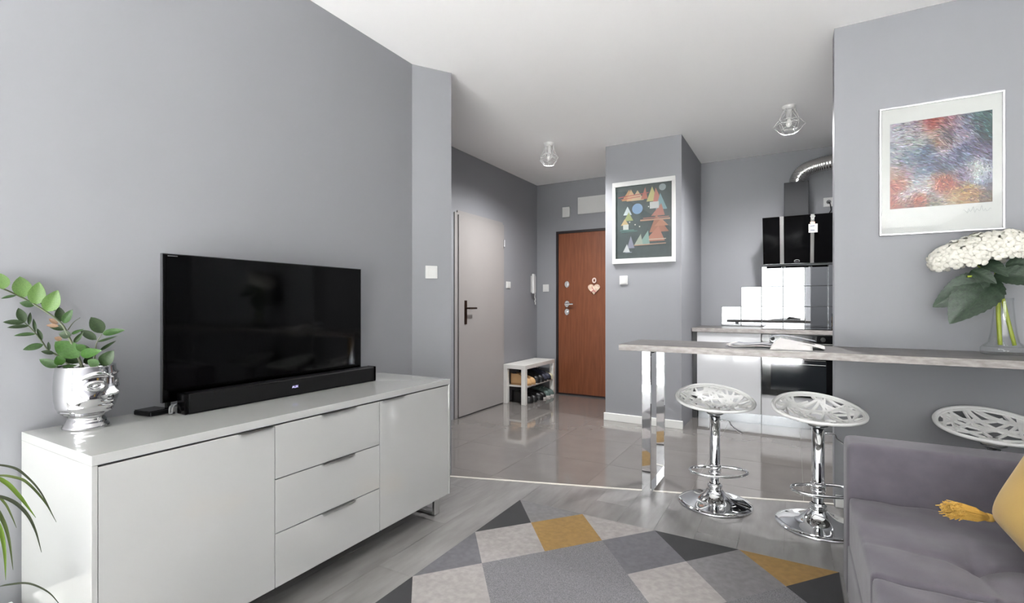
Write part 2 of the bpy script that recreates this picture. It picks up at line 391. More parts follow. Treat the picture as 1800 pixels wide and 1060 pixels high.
# range hood
hd = thing('range_hood', (0.02, YD - .02, 1.56), 'black slanted glass range hood with two steel strips and dark chimney box', 'range hood')
def slab_hood(x0, x1, yo, t, name, m, z0=1.545, z1=1.98):
    bm = BM(); ya, yb_ = 5.30, 5.47
    def yy(z): return ya + (yb_ - ya) * (1.98 - z) / (1.98 - 1.545)
    v = []
    for x in (x0, x1):
        for (y, z) in ((yy(z0) - yo, z0), (yy(z1) - yo, z1), (yy(z1) - yo + t, z1), (yy(z0) - yo + t, z0)): v.append(bm.verts.new((x, y, z)))
    bm.faces.new(v[:4]); bm.faces.new(v[4:])
    for i in range(4): bm.faces.new((v[i], v[(i + 1) % 4], v[4 + (i + 1) % 4], v[4 + i]))
    return obj(name, bm, m, hd, bev=.001)
slab_hood(-.27, -.125, .0, .014, 'glass_panel', M_blackg); slab_hood(-.090, .127, .0, .014, 'glass_panel', M_blackg); slab_hood(.158, .308, .0, .014, 'glass_panel', M_blackg)
slab_hood(-.124, -.091, .002, .014, 'steel_strip', M_steel); slab_hood(.128, .157, .002, .014, 'steel_strip', M_steel)
bm = BM(); prism(bm, [(5.32, 1.97), (5.485, 1.56), (YD - .002, 1.56), (YD - .002, 1.97)], -.24, .28)
bmesh.ops.transform(bm, matrix=Matrix(((0, 0, 1, 0), (1, 0, 0, 0), (0, 1, 0, 0), (0, 0, 0, 1))), verts=bm.verts)
obj('body', bm, M_black, hd)
obj('chimney', bx(-.09, .115, 5.44, YD - .002, 1.97, 2.325), M_hood, hd, bev=.002)
bm = BM(); tube(bm, [(.018 + .022 * cos(a), 5.47 - .0115, 1.565 + .012 * sin(a)) for a in [pi * i / 8 for i in range(9)]], .0022, 6); tube(bm, [(-.006, 5.458, 1.558), (.042, 5.458, 1.558)], .0018, 6)
bmesh.ops.translate(bm, verts=bm.verts, vec=(0, -.018, 0))
obj('emblem', bm, M_steel, hd)
# ventilation duct
vd = thing('ventilation_duct', (.02, 5.6, 2.325), 'flexible silver ventilation duct bending from the hood chimney to the right', 'duct')
path = spline([(.02, 5.6, 2.325), (.022, 5.6, 2.37), (.06, 5.6, 2.44), (.15, 5.6, 2.485), (.3, 5.6, 2.51), (.6, 5.6, 2.53), (.95, 5.6, 2.535), (1.29, 5.6, 2.535)], 26)
bm = BM(); tube(bm, path, [.068 + .0035 * sin(i * 1.9) for i in range(len(path))], 22)
obj('corrugated_hose', bm, mat('duct_foil', (.62, .61, .59, 1), .22, 1.0), vd, smooth=True)
# energy tag hung on the hood
tg = thing('hanging_tag', (.148, 5.34, 1.83), 'small white card with dark lines dangling on the right steel strip of the hood', 'tag')
def hy(z): return 5.30 + .17 * (1.98 - z) / .435
obj('card', bx(.112, .182, hy(1.9) - .010, hy(1.9) - .007, 1.815, 1.893), M_paper, tg)
for z_, c_ in ((1.875, rgb(50, 60, 80)), (1.857, rgb(130, 165, 180)), (1.836, rgb(40, 45, 70))):
    obj('printed_line', bx(.124, .160, hy(1.9) - .011, hy(1.9) - .010, z_ - .004, z_ + .004), mat('ink', c_, .6), tg)
obj('clip', bx(.124, .162, hy(1.9) - .012, hy(1.9) - .009, 1.895, 1.912), mat('salmon_clip', rgb(200, 160, 145), .6), tg)
bm = BM(); tube(bm, [(.125, hy(1.95) - .012, 1.962), (.162, hy(1.95) - .012, 1.962), (.144, hy(1.95) - .012, 1.93)], .004, 8, closed=True); obj('hook', bm, M_whitep, tg)
# wall socket with plug
def plate(name, loc, ax, w, h, label, cat, rocker=True, group=None, M=M_whitep, t=.009):
    """square switch plate; ax = rotation about z so that local -y faces the room"""
    o = thing(name, loc, label, cat, group, rz=ax)
    pl = obj('plate', bx(-w / 2, w / 2, -t, 0, -h / 2, h / 2), M, o, local=True, bev=.003)
    if rocker: obj('rocker', bx(-w * .33, w * .33, -t - .004, -t, -h * .33, h * .33), M, pl, local=True, bev=.002)
    return o
sk = plate('wall_socket', (.292, YD, 2.165), 0, .09, .09, 'white wall socket with plugged-in cable beside the hood chimney', 'socket', rocker=False)
bm = BM(); lathe(bm, [(.001, 0), (.02, 0), (.02, .006), (.001, .006)], n=20); bmesh.ops.transform(bm, matrix=Matrix.Translation((0, -.009, 0)) @ Matrix.Rotation(pi / 2, 4, 'X'), verts=bm.verts)
obj('plug', bm, M_darkgap, sk, local=True)
bm = BM(); tube(bm, [(0, -.015, 0), (.01, -.03, -.02), (.02, -.02, -.08), (.0, -.01, -.12)], .004, 6); obj('cable', bm, M_black, sk, local=True, smooth=True)
# spice jar and bottle at the far right of the worktop
jr = thing('spice_jar', (.352, 5.60, .915), 'small jar of yellow contents with dark lid, right end of the worktop', 'jar')
bm = BM(); lathe(bm, [(.001, .002), (.026, .002), (.028, .006), (.028, .10), (.022, .115)], (.352, 5.60, .915), 20, cap=False); obj('jar_body', bm, mat('yellow_contents', rgb(176, 146, 74), .2, coat=.5, col2=rgb(120, 70, 50), vscale=30), jr, smooth=True)
bm = BM(); lathe(bm, [(.024, .115), (.024, .14), (.001, .141)], (.352, 5.60, .915), 20); obj('lid', bm, M_black, jr)

# ---------------------------------------------------------------- ceiling lamps
def cage_lamp(x, y, R_, label, power):
    o = thing('ceiling_lamp', (x, y, H), label, 'lamp', 'cage ceiling lamps')
    bm = BM(); lathe(bm, [(.001, -.028), (.036, -.028), (.046, -.016), (.05, 0)], n=28); obj('canopy', bm, M_whitep, o, smooth=True, local=True)
    bm = BM(); lathe(bm, [(.001, -.105), (.019, -.105), (.021, -.10), (.021, -.035), (.021, -.028)], n=20); obj('lamp_holder', bm, M_whitep, o, local=True)
    bm = BM(); lathe(bm, [(.001, -.165), (.012, -.162), (.022, -.145), (.022, -.13), (.014, -.105)], n=20)
    obj('bulb', bm, mat('frosted_bulb', rgb(235, 235, 232), .15, coat=.4), o, smooth=True, local=True)
    bm = BM(); n = 6
    def ring(r, z, off=0): return [Vector((r * cos(2 * pi * (i + off) / n), r * sin(2 * pi * (i + off) / n), z)) for i in range(n)]
    a, b, c, d = ring(.045, -.026), ring(R_ * .72, -.115, .5), ring(R_, -.152), ring(R_ * .55, -.208, 0)
    w = .0024
    for i in range(n):
        j = (i + 1) % n
        for p, q in ((a[i], b[i]), (a[i], b[i - 1]), (b[i], c[i]), (b[i], c[j]), (b[i], b[j]), (c[i], c[j]), (c[i], d[i]), (d[i], d[j])): tube(bm, [p, q], w, 6)
    obj('wire_cage', bm, M_whitep, o, local=True)
    l_ = bpy.data.lights.new('added_fill_spot', 'SPOT'); l_.energy = power; l_.spot_size = radians(172); l_.spot_blend = 1.0; l_.shadow_soft_size = .06  # added fill light hung below the cage; the lamp's own bulb is unlit
    lo = bpy.data.objects.new('added_fill_spot', l_); COL.objects.link(lo); lo.parent = o; lo.location = (0, 0, -.222)
    return o
cage_lamp(-2.077, 4.335, .098, 'white wire-cage ceiling lamp in the hall, in front of the brown door', 225)
cage_lamp(-0.039, 4.474, .112, 'white wire-cage ceiling lamp in the kitchen, in front of the duct', 280)

# ---------------------------------------------------------------- wall fittings
plate('light_switch', (-2.0975, 2.568, 1.364), atan2(CB[1] - CA[1], CB[0] - CA[0]), .082, .085, 'white light switch on the slanted wall corner right of the television', 'light switch')
plate('light_switch', (-1.449, 4.71, 1.386), 0, .08, .085, 'white light switch on the pillar under the colourful poster', 'light switch')
plate('light_switch', (XH, 5.041, 1.380), pi / 2, .10, .08, 'white double light switch on the dark hall wall right of the pale door', 'light switch')
plate('light_switch', (-2.822, YD, 1.363), 0, .085, .095, 'white double light switch between the hall corner and the brown door', 'light switch')
plate('thermostat_box', (-2.527, YD, 2.325), 0, .10, .13, 'small white box on the wall above the left corner of the brown door', 'box', rocker=False, t=.03)
pn = thing('access_panel', (-2.12, YD, 2.285), 'wide white cover panel on the wall above the brown door', 'panel')
obj('cover', bx(-2.37, -1.85, YD - .02, YD, 2.285, 2.495), M_whitep, pn, bev=.003)
obj('frame_edge', bx(-2.355, -1.865, YD - .024, YD - .02, 2.30, 2.48), M_whitep, pn, bev=.003)
for xx in (-2.345,):
    bm = BM(); lathe(bm, [(.006, 0), (.006, .003), (.001, .003)], n=12); bmesh.ops.transform(bm, matrix=Matrix.Translation((xx, YD - .024, 2.465)) @ Matrix.Rotation(pi / 2, 4, 'X'), verts=bm.verts); obj('screw', bm, M_steel, pn)
ic = thing('intercom_handset', (XH, 5.66, 1.41), 'white intercom handset on the hall wall near the corner, cord hanging below', 'intercom')
obj('base', bx(XH, XH + .03, 5.615, 5.715, 1.30, 1.52), M_whitep, ic, bev=.008)
obj('handset', bx(XH + .03, XH + .06, 5.585, 5.645, 1.285, 1.54), M_whitep, ic, bev=.012)
bm = BM(); L_ = [(XH + .03 + .004 * sin(i), 5.675 + .018 * sin(pi * i / 40) + .004 * cos(i), 1.30 - .15 * sin(pi * i / 40)) for i in range(41)]
tube(bm, L_, .006, 6); obj('cord', bm, M_whitep, ic, smooth=True)

# ---------------------------------------------------------------- framed pictures
def add_poly(bm, cl, pts, col, off, F):
    vs = [bm.verts.new(F(u, v, off)) for u, v in pts]
    try: f = bm.faces.new(vs)
    except ValueError: return
    for l in f.loops: l[cl] = col
def print_obj(bm, par): 
    return obj('art_print', bm, M_print, par)
# left: dark geometric poster on the pillar
YPo = 4.71
p1 = thing('framed_poster', (-1.258, YPo, 1.545), 'white-framed dark green poster of coloured triangles and discs, on the pillar', 'picture')
bm = BM(); fw = .032
x0, x1, z0, z1 = -1.558, -.957, 1.546, 2.342
box(bm, x0, x1, YPo - .022, YPo, z1 - fw * 1.4, z1); box(bm, x0, x1, YPo - .022, YPo, z0, z0 + fw * 1.5); box(bm, x0, x0 + fw, YPo - .022, YPo, z0 + fw * 1.5, z1 - fw * 1.4); box(bm, x1 - fw, x1, YPo - .022, YPo, z0 + fw * 1.5, z1 - fw * 1.4)
obj('frame', bm, M_whitep, p1, bev=.002)
ax0, ax1, az0, az1 = x0 + fw, x1 - fw, z0 + fw * 1.5, z1 - fw * 1.4
def F1(u, v, off): return (ax0 + u * (ax1 - ax0), YPo - .010 - off * .00012, az0 + v * (az1 - az0))
bm = BM(); cl = bm.loops.layers.float_color.new('Col')
N1 = 20
for i in range(N1):
    for j in range(N1):
        k = .92 + .16 * random.random(); c = [lin(v_) * k for v_ in (66, 76, 76)]
        add_poly(bm, cl, [(i / N1, j / N1), ((i + 1) / N1, j / N1), ((i + 1) / N1, (j + 1) / N1), (i / N1, (j + 1) / N1)], (*c, 1), 0, F1)
def wash(c): return tuple(int(.62 * x + .38 * (88 + .15 * sum(c) / 3)) for x in c)
def tri(u, v, w, h, c, off, sk=0): c = wash(c); add_poly(bm, cl, [(u - w / 2, v), (u + w / 2, v), (u + sk, v + h)], rgb(*c), off, F1)
def disc(u, v, r, c, off): c = wash(c); add_poly(bm, cl, [(u + r * cos(a), v + r * .76 * sin(a)) for a in [2 * pi * i / 28 for i in range(28)]], rgb(*c), off, F1)
def bar(u0, u1, v, h, c, off, sl=0): c = wash(c); add_poly(bm, cl, [(u0, v), (u1, v + sl), (u1, v + h + sl), (u0, v + h)], rgb(*c), off, F1)
of = 2
for (u, v, w, h, c, sk) in [(.22, .80, .22, .15, (214, 150, 88), .03), (.30, .79, .2, .16, (226, 176, 122), -.02), (.40, .79, .24, .14, (222, 186, 138), .0), (.52, .80, .12, .16, (196, 96, 74), .02),
    (.66, .76, .2, .2, (206, 196, 112), .0), (.76, .72, .18, .22, (206, 112, 92), -.04), (.82, .64, .2, .22, (120, 168, 178), -.02), (.76, .56, .24, .16, (190, 108, 88), .06),
    (.22, .60, .16, .12, (196, 208, 214), .0), (.24, .52, .17, .12, (150, 164, 86), .0), (.17, .46, .15, .09, (206, 170, 110), .0),
    (.78, .34, .34, .24, (176, 104, 74), -.05), (.70, .22, .36, .2, (196, 116, 88), .07), (.52, .18, .2, .19, (130, 172, 160), .07), (.42, .18, .16, .15, (166, 180, 160), .04),
    (.28, .14, .14, .17, (136, 138, 164), .0), (.20, .09, .13, .11, (222, 226, 230), .01), (.82, .42, .24, .1, (200, 126, 90), .0)]:
    tri(u, v, w, h, c, of, sk); of += 1
for (a, b, v, h, c, sl) in [(.05, .60, .845, .012, (190, 74, 74), .03), (.1, .45, .815, .012, (200, 90, 80), .02), (.45, .97, .50, .022, (196, 140, 110), .0), (.5, .95, .53, .014, (170, 100, 84), .0),
    (.08, .34, .385, .01, (80, 140, 130), .0), (.1, .4, .36, .01, (70, 124, 118), .01), (.34, .9, .17, .012, (206, 150, 120), .01), (.6, .9, .24, .012, (220, 200, 170), .0), (.62, .78, .66, .09, (222, 226, 224), 0), (.14, .24, .40, .07, (206, 212, 206), 0), (.18, .3, .08, .01, (150, 160, 180), 0)]:
    bar(a, b, v, h, rgb and c, of, sl); of += 1
disc(.40, .675, .095, (116, 158, 206), of); disc(.84, .935, .06, (150, 166, 170), of + 1)
for (u, v) in ((.26, .50), (.44, .43), (.60, .69), (.66, .72), (.72, .69), (.36, .46)): disc(u, v, .012, (226, 226, 216), of + 2)
print_obj(bm, p1)
obj('glazing', bx(ax0, ax1, YPo - .0175, YPo - .0165, az0, az1), M_glass, p1)
# right: silver-framed brushwork print
YPr = YP
p2 = thing('framed_print', (.651, YPr, 1.522), 'silver-framed print of blue, red and ochre brush strokes above the breakfast bar', 'picture')
x0, x1, z0, z1 = .400, .902, 1.522, 2.212; fw = .009
bm = BM(); box(bm, x0, x1, YPr - .022, YPr, z1 - fw, z1); box(bm, x0, x1, YPr - .022, YPr, z0, z0 + fw); box(bm, x0, x0 + fw, YPr - .022, YPr, z0 + fw, z1 - fw); box(bm, x1 - fw, x1, YPr - .022, YPr, z0 + fw, z1 - fw)
obj('frame', bm, M_silver, p2, bev=.0015)
obj('mount', bx(x0 + fw, x1 - fw, YPr - .012, YPr - .001, z0 + fw, z1 - fw), mat('mount_card', rgb(190, 191, 188), .7), p2)
bx0, bx1, bz0, bz1 = .447, .857, 1.664, 2.124
def F2(u, v, off): return (bx0 + u * (bx1 - bx0), YPr - .0125 - off * .000002, bz0 + v * (bz1 - bz0))
CP = [(.05, .9, 206, 202, 214), (.05, .65, 196, 200, 212), (.25, .9, 200, 190, 200), (.3, .75, 206, 204, 202), (.45, .95, 190, 80, 76), (.58, .9, 200, 150, 160), (.75, .85, 150, 150, 180), (.9, .9, 70, 110, 110), (.97, .75, 60, 104, 104),
      (.47, .8, 222, 196, 176), (.5, .72, 206, 160, 140), (.55, .78, 80, 70, 90), (.72, .75, 214, 196, 212), (.38, .66, 90, 116, 150), (.2, .55, 140, 158, 184), (.4, .5, 110, 124, 156), (.52, .45, 84, 92, 124), (.55, .6, 200, 190, 210),
      (.68, .5, 90, 100, 140), (.75, .6, 110, 120, 160), (.92, .6, 120, 100, 140), (.97, .5, 110, 110, 150), (.05, .42, 206, 180, 170), (.12, .32, 206, 150, 130), (.2, .42, 196, 170, 180), (.3, .3, 196, 200, 210), (.05, .26, 196, 90, 76), (.3, .4, 120, 140, 170),
      (.3, .22, 226, 208, 214), (.15, .14, 230, 214, 222), (.42, .26, 222, 206, 206), (.5, .26, 186, 84, 56), (.6, .25, 190, 100, 70), (.55, .18, 196, 110, 76), (.05, .06, 178, 80, 52), (.3, .06, 196, 84, 48), (.2, .03, 150, 86, 74), (.48, .1, 190, 170, 180),
      (.45, .03, 120, 116, 90), (.62, .08, 196, 160, 110), (.75, .14, 206, 160, 84), (.85, .1, 190, 136, 76), (.95, .06, 110, 90, 70), (.97, .16, 90, 80, 100), (.86, .4, 222, 226, 228), (.9, .3, 206, 214, 226), (.84, .3, 210, 214, 214), (.92, .24, 160, 172, 200), (.74, .3, 130, 100, 140), (.67, .38, 150, 150, 170)]
rs = random.Random(3)
def pcol(u, v, jit):
    d = sorted(((u - c[0]) ** 2 + (v - c[1]) ** 2, c) for c in CP)[:3]
    w = [1 / (x_[0] + .0015) for x_ in d]; s_ = sum(w)
    c = [sum(w[i] * d[i][1][k + 2] for i in range(3)) / s_ for k in range(3)]; m_ = sum(c) / 3; c = [(m_ + (q - m_) * .95) * .84 for q in c]
    g = rs.gauss(0, jit) - 20 - (30 if rs.random() < .12 else 0); h = [rs.gauss(0, jit * .2) for _ in range(3)]
    return (*[lin(min(250, max(20, c[k] + g + h[k]))) for k in range(3)], 1)
bm = BM(); cl = bm.loops.layers.float_color.new('Col'); N2 = 24
for i in range(N2):
    for j in range(N2):
        add_poly(bm, cl, [(i / N2, j / N2), ((i + 1) / N2, j / N2), ((i + 1) / N2, (j + 1) / N2), (i / N2, (j + 1) / N2)], pcol((i + .5) / N2, (j + .5) / N2, 6), 0, F2)
for k in range(4200):
    u, v = rs.random(), rs.random()
    if (u - .87) ** 2 + (v - .33) ** 2 < .02: ang = rs.uniform(0, pi); L_ = .025
    elif (u - .55) ** 2 + (v - .24) ** 2 < .012: ang = rs.uniform(0, pi); L_ = .03
    elif v < .2: ang = .6 + rs.gauss(0, .5) - u * 1.2; L_ = .05
    else: ang = -.75 * (1 if u > .5 else -.0) + (-.28 if u <= .5 else .15) * (1 if v < .7 else .4) + rs.gauss(0, .22); L_ = .06
    L_ *= rs.uniform(.6, 1.7); wd = rs.uniform(.0025, .007)
    dx, dy = cos(ang) * L_, sin(ang) * L_; nx, ny = -sin(ang) * wd, cos(ang) * wd
    q = [(u - dx / 2, v - dy / 2), (u + nx, v + ny), (u + dx / 2, v + dy / 2), (u - nx, v - ny)]
    if any(a < 0 or a > 1 or b < 0 or b > 1 for a, b in q): continue
    add_poly(bm, cl, q, pcol(u, v, 36), 1 + k, F2)
print_obj(bm, p2)
pts = [(.745 + i * .0045, YPr - .0128, 1.628 + .010 * sin(i * 1.7) * (1.3 if i % 5 == 0 else .6) + (.016 if i in (9, 16) else 0) - (.016 if i in (4, 20) else 0)) for i in range(25)]
bm = BM(); tube(bm, spline(pts, 3), .0007, 4); obj('signature', bm, mat('pencil', rgb(150, 150, 152), .7), p2)
obj('glazing', bx(x0 + fw, x1 - fw, YPr - .0215, YPr - .0205, z0 + fw, z1 - fw), M_glass, p2)

# ---------------------------------------------------------------- sideboard
SX0, SX1, SY0, SY1, ST, SB = -2.150, -1.640, .582, 2.170, .741, .113
sb = thing('sideboard', ((SX0 + SX1) / 2, (SY0 + SY1) / 2, 0), 'long white high-gloss sideboard with two doors and three drawers, along the left wall', 'sideboard')
obj('top_panel', bx(SX0, SX1, SY0, SY1, ST - .028, ST), M_white, sb, bev=.0012)
obj('side_panel', bx(SX0, SX1, SY0, SY0 + .014, SB, ST - .0285), M_white, sb, bev=.0012)
obj('side_panel', bx(SX0, SX1, SY1 - .014, SY1, SB, ST - .0285), M_white, sb, bev=.0012)
obj('bottom_panel', bx(SX0, SX1 - .022, SY0 + .0145, SY1 - .0145, SB, SB + .02), M_white, sb)
obj('carcass', bx(SX0 + .005, SX1 - .03, SY0 + .0145, SY1 - .0145, SB + .0205, ST - .029), M_darkgap, sb)
FX = (SX1 - .020, SX1 - .001)
def front(name, y0, y1, z0, z1, hy0, hy1):
    f = obj(name, bx(FX[0], FX[1], y0 + .0015, y1 - .0015, z0 + .002, z1 - .002), M_white, sb, bev=.0012)
    obj('handle', bx(FX[1] - .001, FX[1] + .012, hy0, hy1, z1 - .0050, z1 - .0015), M_steel, f)
zt = ST - .032
front('door', SY0 + .014, 1.122, SB, zt, .985, 1.112)
h3 = (zt - SB) / 3
for k in range(3): front('drawer', 1.122, 1.643, SB + (2 - k) * h3, SB + (3 - k) * h3, 1.325, 1.492)
front('door', 1.643, SY1 - .014, SB, zt, 1.66, 1.80)
def sled(y):
    bm = BM(); w, t = .042, .016
    box(bm, SX1 - .075, SX1 - .06, y - w / 2, y + w / 2, 0, SB); box(bm, SX0 + .05, SX0 + .065, y - w / 2, y + w / 2, 0, SB); box(bm, SX0 + .065, SX1 - .075, y - w / 2, y + w / 2, 0, t); box(bm, SX0 + .065, SX1 - .075, y - w / 2, y + w / 2, SB - .01, SB)
    obj('leg', bm, M_steel, sb, bev=.001)
sled(SY1 - .04); sled(SY0 + .06)

# ---------------------------------------------------------------- television, soundbar, box
tv = thing('television', (-2.07, 1.41, ST), 'large flat black television standing on the white sideboard', 'television')
TX = -2.03; ty0, ty1, tz0, tz1 = .934, 1.892, .783, 1.338
obj('back_cover', bx(TX - .045, TX - .014, ty0 + .12, ty1 - .12, tz0 + .03, tz1 - .18), M_black, tv, bev=.01)
obj('bezel', bx(TX - .014, TX - .001, ty0, ty1, tz0, tz1), M_screen, tv, bev=.002)
obj('screen', bx(TX - .001, TX + .0005, ty0 + .012, ty1 - .010, tz0 + .016, tz1 - .009), M_screen, tv)
bm = BM(); box(bm, TX - .015, TX - .0005, ty0 - .0022, ty0, tz0, tz1); box(bm, TX - .015, TX - .0005, ty1, ty1 + .0022, tz0, tz1); box(bm, TX - .015, TX - .0005, ty0 - .0022, ty1 + .0022, tz1, tz1 + .0022)
obj('edge_trim', bm, M_greymetal, tv)
for y in (ty0 + .02, ty1 - .09):
    bm = BM(); box(bm, TX - .03, TX - .012, y, y + .012, ST + .001, tz0 + .01); box(bm, TX - .07, TX + .02, y, y + .012, ST + .001, ST + .007)
    obj('foot', bm, M_black, tv)
obj('logo_strip', bx(TX - .0008, TX + .0006, ty0 + .016, ty0 + .05, tz1 - .0075, tz1 - .0045), mat('grey_lettering', rgb(90, 90, 92), .5), tv)
sbx = thing('soundbar', (-1.965, 1.44, ST), 'long slim black soundbar in front of the television', 'soundbar')
obj('body', bx(-1.998, -1.942, .978, 1.905, ST + .001, ST + .078), M_black, sbx, bev=.006)
obj('end_cap', bx(-1.999, -1.941, .966, .9775, ST + .001, ST + .0785), M_blackg, sbx, bev=.004)
obj('end_cap', bx(-1.999, -1.941, 1.9055, 1.917, ST + .001, ST + .0785), M_blackg, sbx, bev=.004)
obj('grille', bx(-1.9425, -1.9405, .985, 1.898, ST + .008, ST + .070), mat('grille_mesh', rgb(11, 11, 12), .6, spec=.2, bump=.6, bscale=900), sbx)
bm = text_bm('AUX', .015, Matrix.Translation((-1.9400, 1.425, ST + .040)) @ Matrix.Rotation(pi / 2, 4, 'Z') @ Matrix.Rotation(pi / 2, 4, 'X'))
obj('display', bm, mat('display_light', rgb(206, 200, 250), .5, emit=1.3), sbx)
rt = thing('media_box', (-2.07, .917, ST), 'small flat black box on the sideboard between the silver pot and the television', 'box', rz=radians(8))
obj('case', bx(-.046, .046, -.038, .038, .002, .018), M_black, rt, local=True, bev=.004)
obj('lid', bx(-.044, .044, -.036, .036, .0182, .0205), M_blackg, rt, local=True, bev=.001)
obj('indicator', bx(.0462, .0472, -.036, -.033, .004, .017), M_greymetal, rt, local=True)
# clear cable bag beside the soundbar
cb = thing('cable', (-2.02, .958, ST), 'short grey cable lying between the black box and the soundbar', 'cable')
bm = BM(); tube(bm, spline([(-2.03, 1.0, ST + .02), (-2.018, .957, ST + .03), (-2.012, .948, ST + .008), (-2.003, .952, ST + .006), (-2.012, .962, ST + .03), (-2.04, 1.01, ST + .03)], 6), .0035, 6); obj('loop', bm, mat('grey_cable', rgb(110, 110, 112), .4), cb, smooth=True)

# ---------------------------------------------------------------- face pot with zz plant
PX, PY, PZ = -2.046, .712, ST + .001
pot = thing('face_pot', (PX, PY, PZ), 'shiny silver plant pot shaped like a sculpted face, on the left end of the sideboard', 'plant pot')
def ri(z):      # profile of the head
    K = [(0, .061), (.004, .0615), (.02, .054), (.036, .047), (.043, .049), (.05, .062), (.058, .072), (.075, .078), (.1, .0815), (.13, .083), (.17, .0815), (.205, .078)]
    for (a, b), (c, d) in zip(K, K[1:]):
        if z <= c: t = (z - a) / (c - a); t = t * t * (3 - 2 * t); return b + (d - b) * t
    return K[-1][1]
TH0 = radians(30)
def g(x, s): return exp(-(x / s) ** 2)
def face(th, z):
    d = (th - TH0 + pi) % (2 * pi) - pi; b = 0
    a = abs(d)
    b += .017 * g(d, .13) * g(z - .118 - 0, .012) + .011 * g(d, .10) * (1 if .115 < z < .165 else g(min(abs(z - .115), abs(z - .165)), .008))
    b += .007 * g(a - .17, .09) * g(z - .112, .009)                                     # nostrils
    b += .012 * g(d, .26) * (g(z - .088, .0055) + .9 * g(z - .0765, .0055)) - .006 * g(d, .3) * g(z - .0825, .003)   # lips
    b += .009 * g(d, .22) * g(z - .060, .008)                                           # chin
    b += .0075 * g(a - .52, .34) * g(z - (.168 + .012 * cos((a - .5) * 3)), .0045)       # brows
    e = sqrt(((a - .56) / .26) ** 2 + ((z - .143) / .0115) ** 2)
    b += -.006 * g(e, .9) + .0055 * g(e - 1.05, .22) + .0055 * g(sqrt(((a - .56) / .10) ** 2 + ((z - .143) / .006) ** 2), .8)
    b += .004 * g(a - .72, .25) * g(z - .105, .02)                                      # cheeks
    return b * min(1, max(0, (z - .045) / .008)) * min(1, (.205 - z) / .01 + .02)
bm = BM(); NT, NZ = 200, 120; rings = []
for j in range(NZ + 1):
    z = .205 * j / NZ
    rings.append([bm.verts.new((PX + (ri(z) + face(2 * pi * i / NT, z)) * cos(2 * pi * i / NT), PY + (ri(z) + face(2 * pi * i / NT, z)) * sin(2 * pi * i / NT), PZ + z)) for i in range(NT)])
for z in (.205, .19, .15):
    r_ = ri(.205) - .004; rings.append([bm.verts.new((PX + r_ * cos(2 * pi * i / NT), PY + r_ * sin(2 * pi * i / NT), PZ + z)) for i in range(NT)])
for a, b in zip(rings, rings[1:]):
    for i in range(NT): bm.faces.new((a[i], a[(i + 1) % NT], b[(i + 1) % NT], b[i]))
bm.faces.new(rings[0])
obj('pot_body', bm, mat('silver_glaze', (.62, .62, .63, 1), .06, 1.0), pot, smooth=True)
bm = BM(); lathe(bm, [(.001, .186), (.06, .185), (.073, .182), (.073, .16)], (PX, PY, PZ), 32); obj('soil', bm, M_soil, pot)

FW = Vector((-sin(YAW), cos(YAW), 0)); RT = Vector((cos(YAW), sin(YAW), 0))
def at(px, py, q):      # point at depth q along the view, from measured directions
    return Vector((0, 0, HC)) + FW * q + RT * ((px - 900) / 864 * q) + Vector((0, 0, 1)) * ((535 - py) / 864 * q)
zz = thing('zz_plant', (PX, PY, PZ + .186), 'green potted plant with glossy oval leaflets growing out of the silver face pot', 'plant')
def crop(x, y): return (x / 5.887, 470 + y / 5.887)
QP = 1.64
def atz(px, py, q, gap=.03):      # same, but kept clear of the wall behind the plant
    return at(px, py, min(q, (abs(XW) - gap) / (sin(YAW) + cos(YAW) * (900 - px) / 864)))
def stem(pts, r, name='stem', q0=QP):
    bm = BM(); P_ = [atz(*crop(x, y), q0 + dq) for x, y, dq in pts]; s_ = spline(P_, 5); n_ = len(s_)
    tube(bm, s_, [r * (1 - .6 * i / (n_ - 1)) for i in range(n_)], 8); obj(name, bm, M_stem, zz, smooth=True)
stem([(860, 1060, 0), (800, 900, 0), (710, 720, -.01), (640, 590, -.02), (480, 460, -.04), (260, 330, -.06), (40, 225, -.08), (-120, 190, -.09)], .0048)
stem([(780, 1060, .02), (600, 915, .02), (500, 860, .02), (430, 760, .02), (330, 640, .02), (255, 572, .02)], .0035)
stem([(950, 1060, .01), (985, 900, .01), (1000, 780, .01), (1055, 690, .01)], .003)
stem([(700, 650, 0), (760, 570, .01), (830, 520, .02)], .0018)
def leaf_mesh(n=8, fold=.12, curl=.1):
    bm = BM(); rows = []
    for i in range(n + 1):
        t = i / n; w = .5 * sin(pi * t ** .85) ** .8 if 0 < t < 1 else 0
        z = curl * 4 * t * (1 - t) * .25 - curl * t * t * .4
        rows.append([bm.verts.new((t, s * w, z + abs(s) * fold * w)) for s in ((-1, -.5, 0, .5, 1) if w else (0,))])
    for a, b in zip(rows, rows[1:]):
        if len(a) == 1:
            for k in range(4): bm.faces.new((a[0], b[k], b[k + 1]))
        elif len(b) == 1:
            for k in range(4): bm.faces.new((a[k], b[0], a[k + 1]))
        else:
            for k in range(4): bm.faces.new((a[k], b[k], b[k + 1], a[k + 1]))
    return bm
LM = {}
def leaf(parent, base, tip, width, m, face_dir=None, name='leaf', label=None, curl=.1):
    key = m.name
    if key not in LM:
        bm = leaf_mesh(curl=curl); me = bpy.data.meshes.new('leaf'); bm.to_mesh(me); bm.free(); me.materials.append(m)
        for p in me.polygons: p.use_smooth = True
        LM[key] = me
    o = bpy.data.objects.new(name, LM[key]); COL.objects.link(o); o.parent = parent
    x = (tip - base); L_ = x.length; x.normalize(); f = (face_dir or Vector((1, -.3, .4))).normalized()
    y = f.cross(x).normalized(); z = x.cross(y)
    R3 = Matrix((x * L_, y * width, z * L_)).transposed().to_4x4()
    o.matrix_basis = Matrix.Translation(base - wloc(parent)) @ R3
    if label: o['label'] = label
    return o
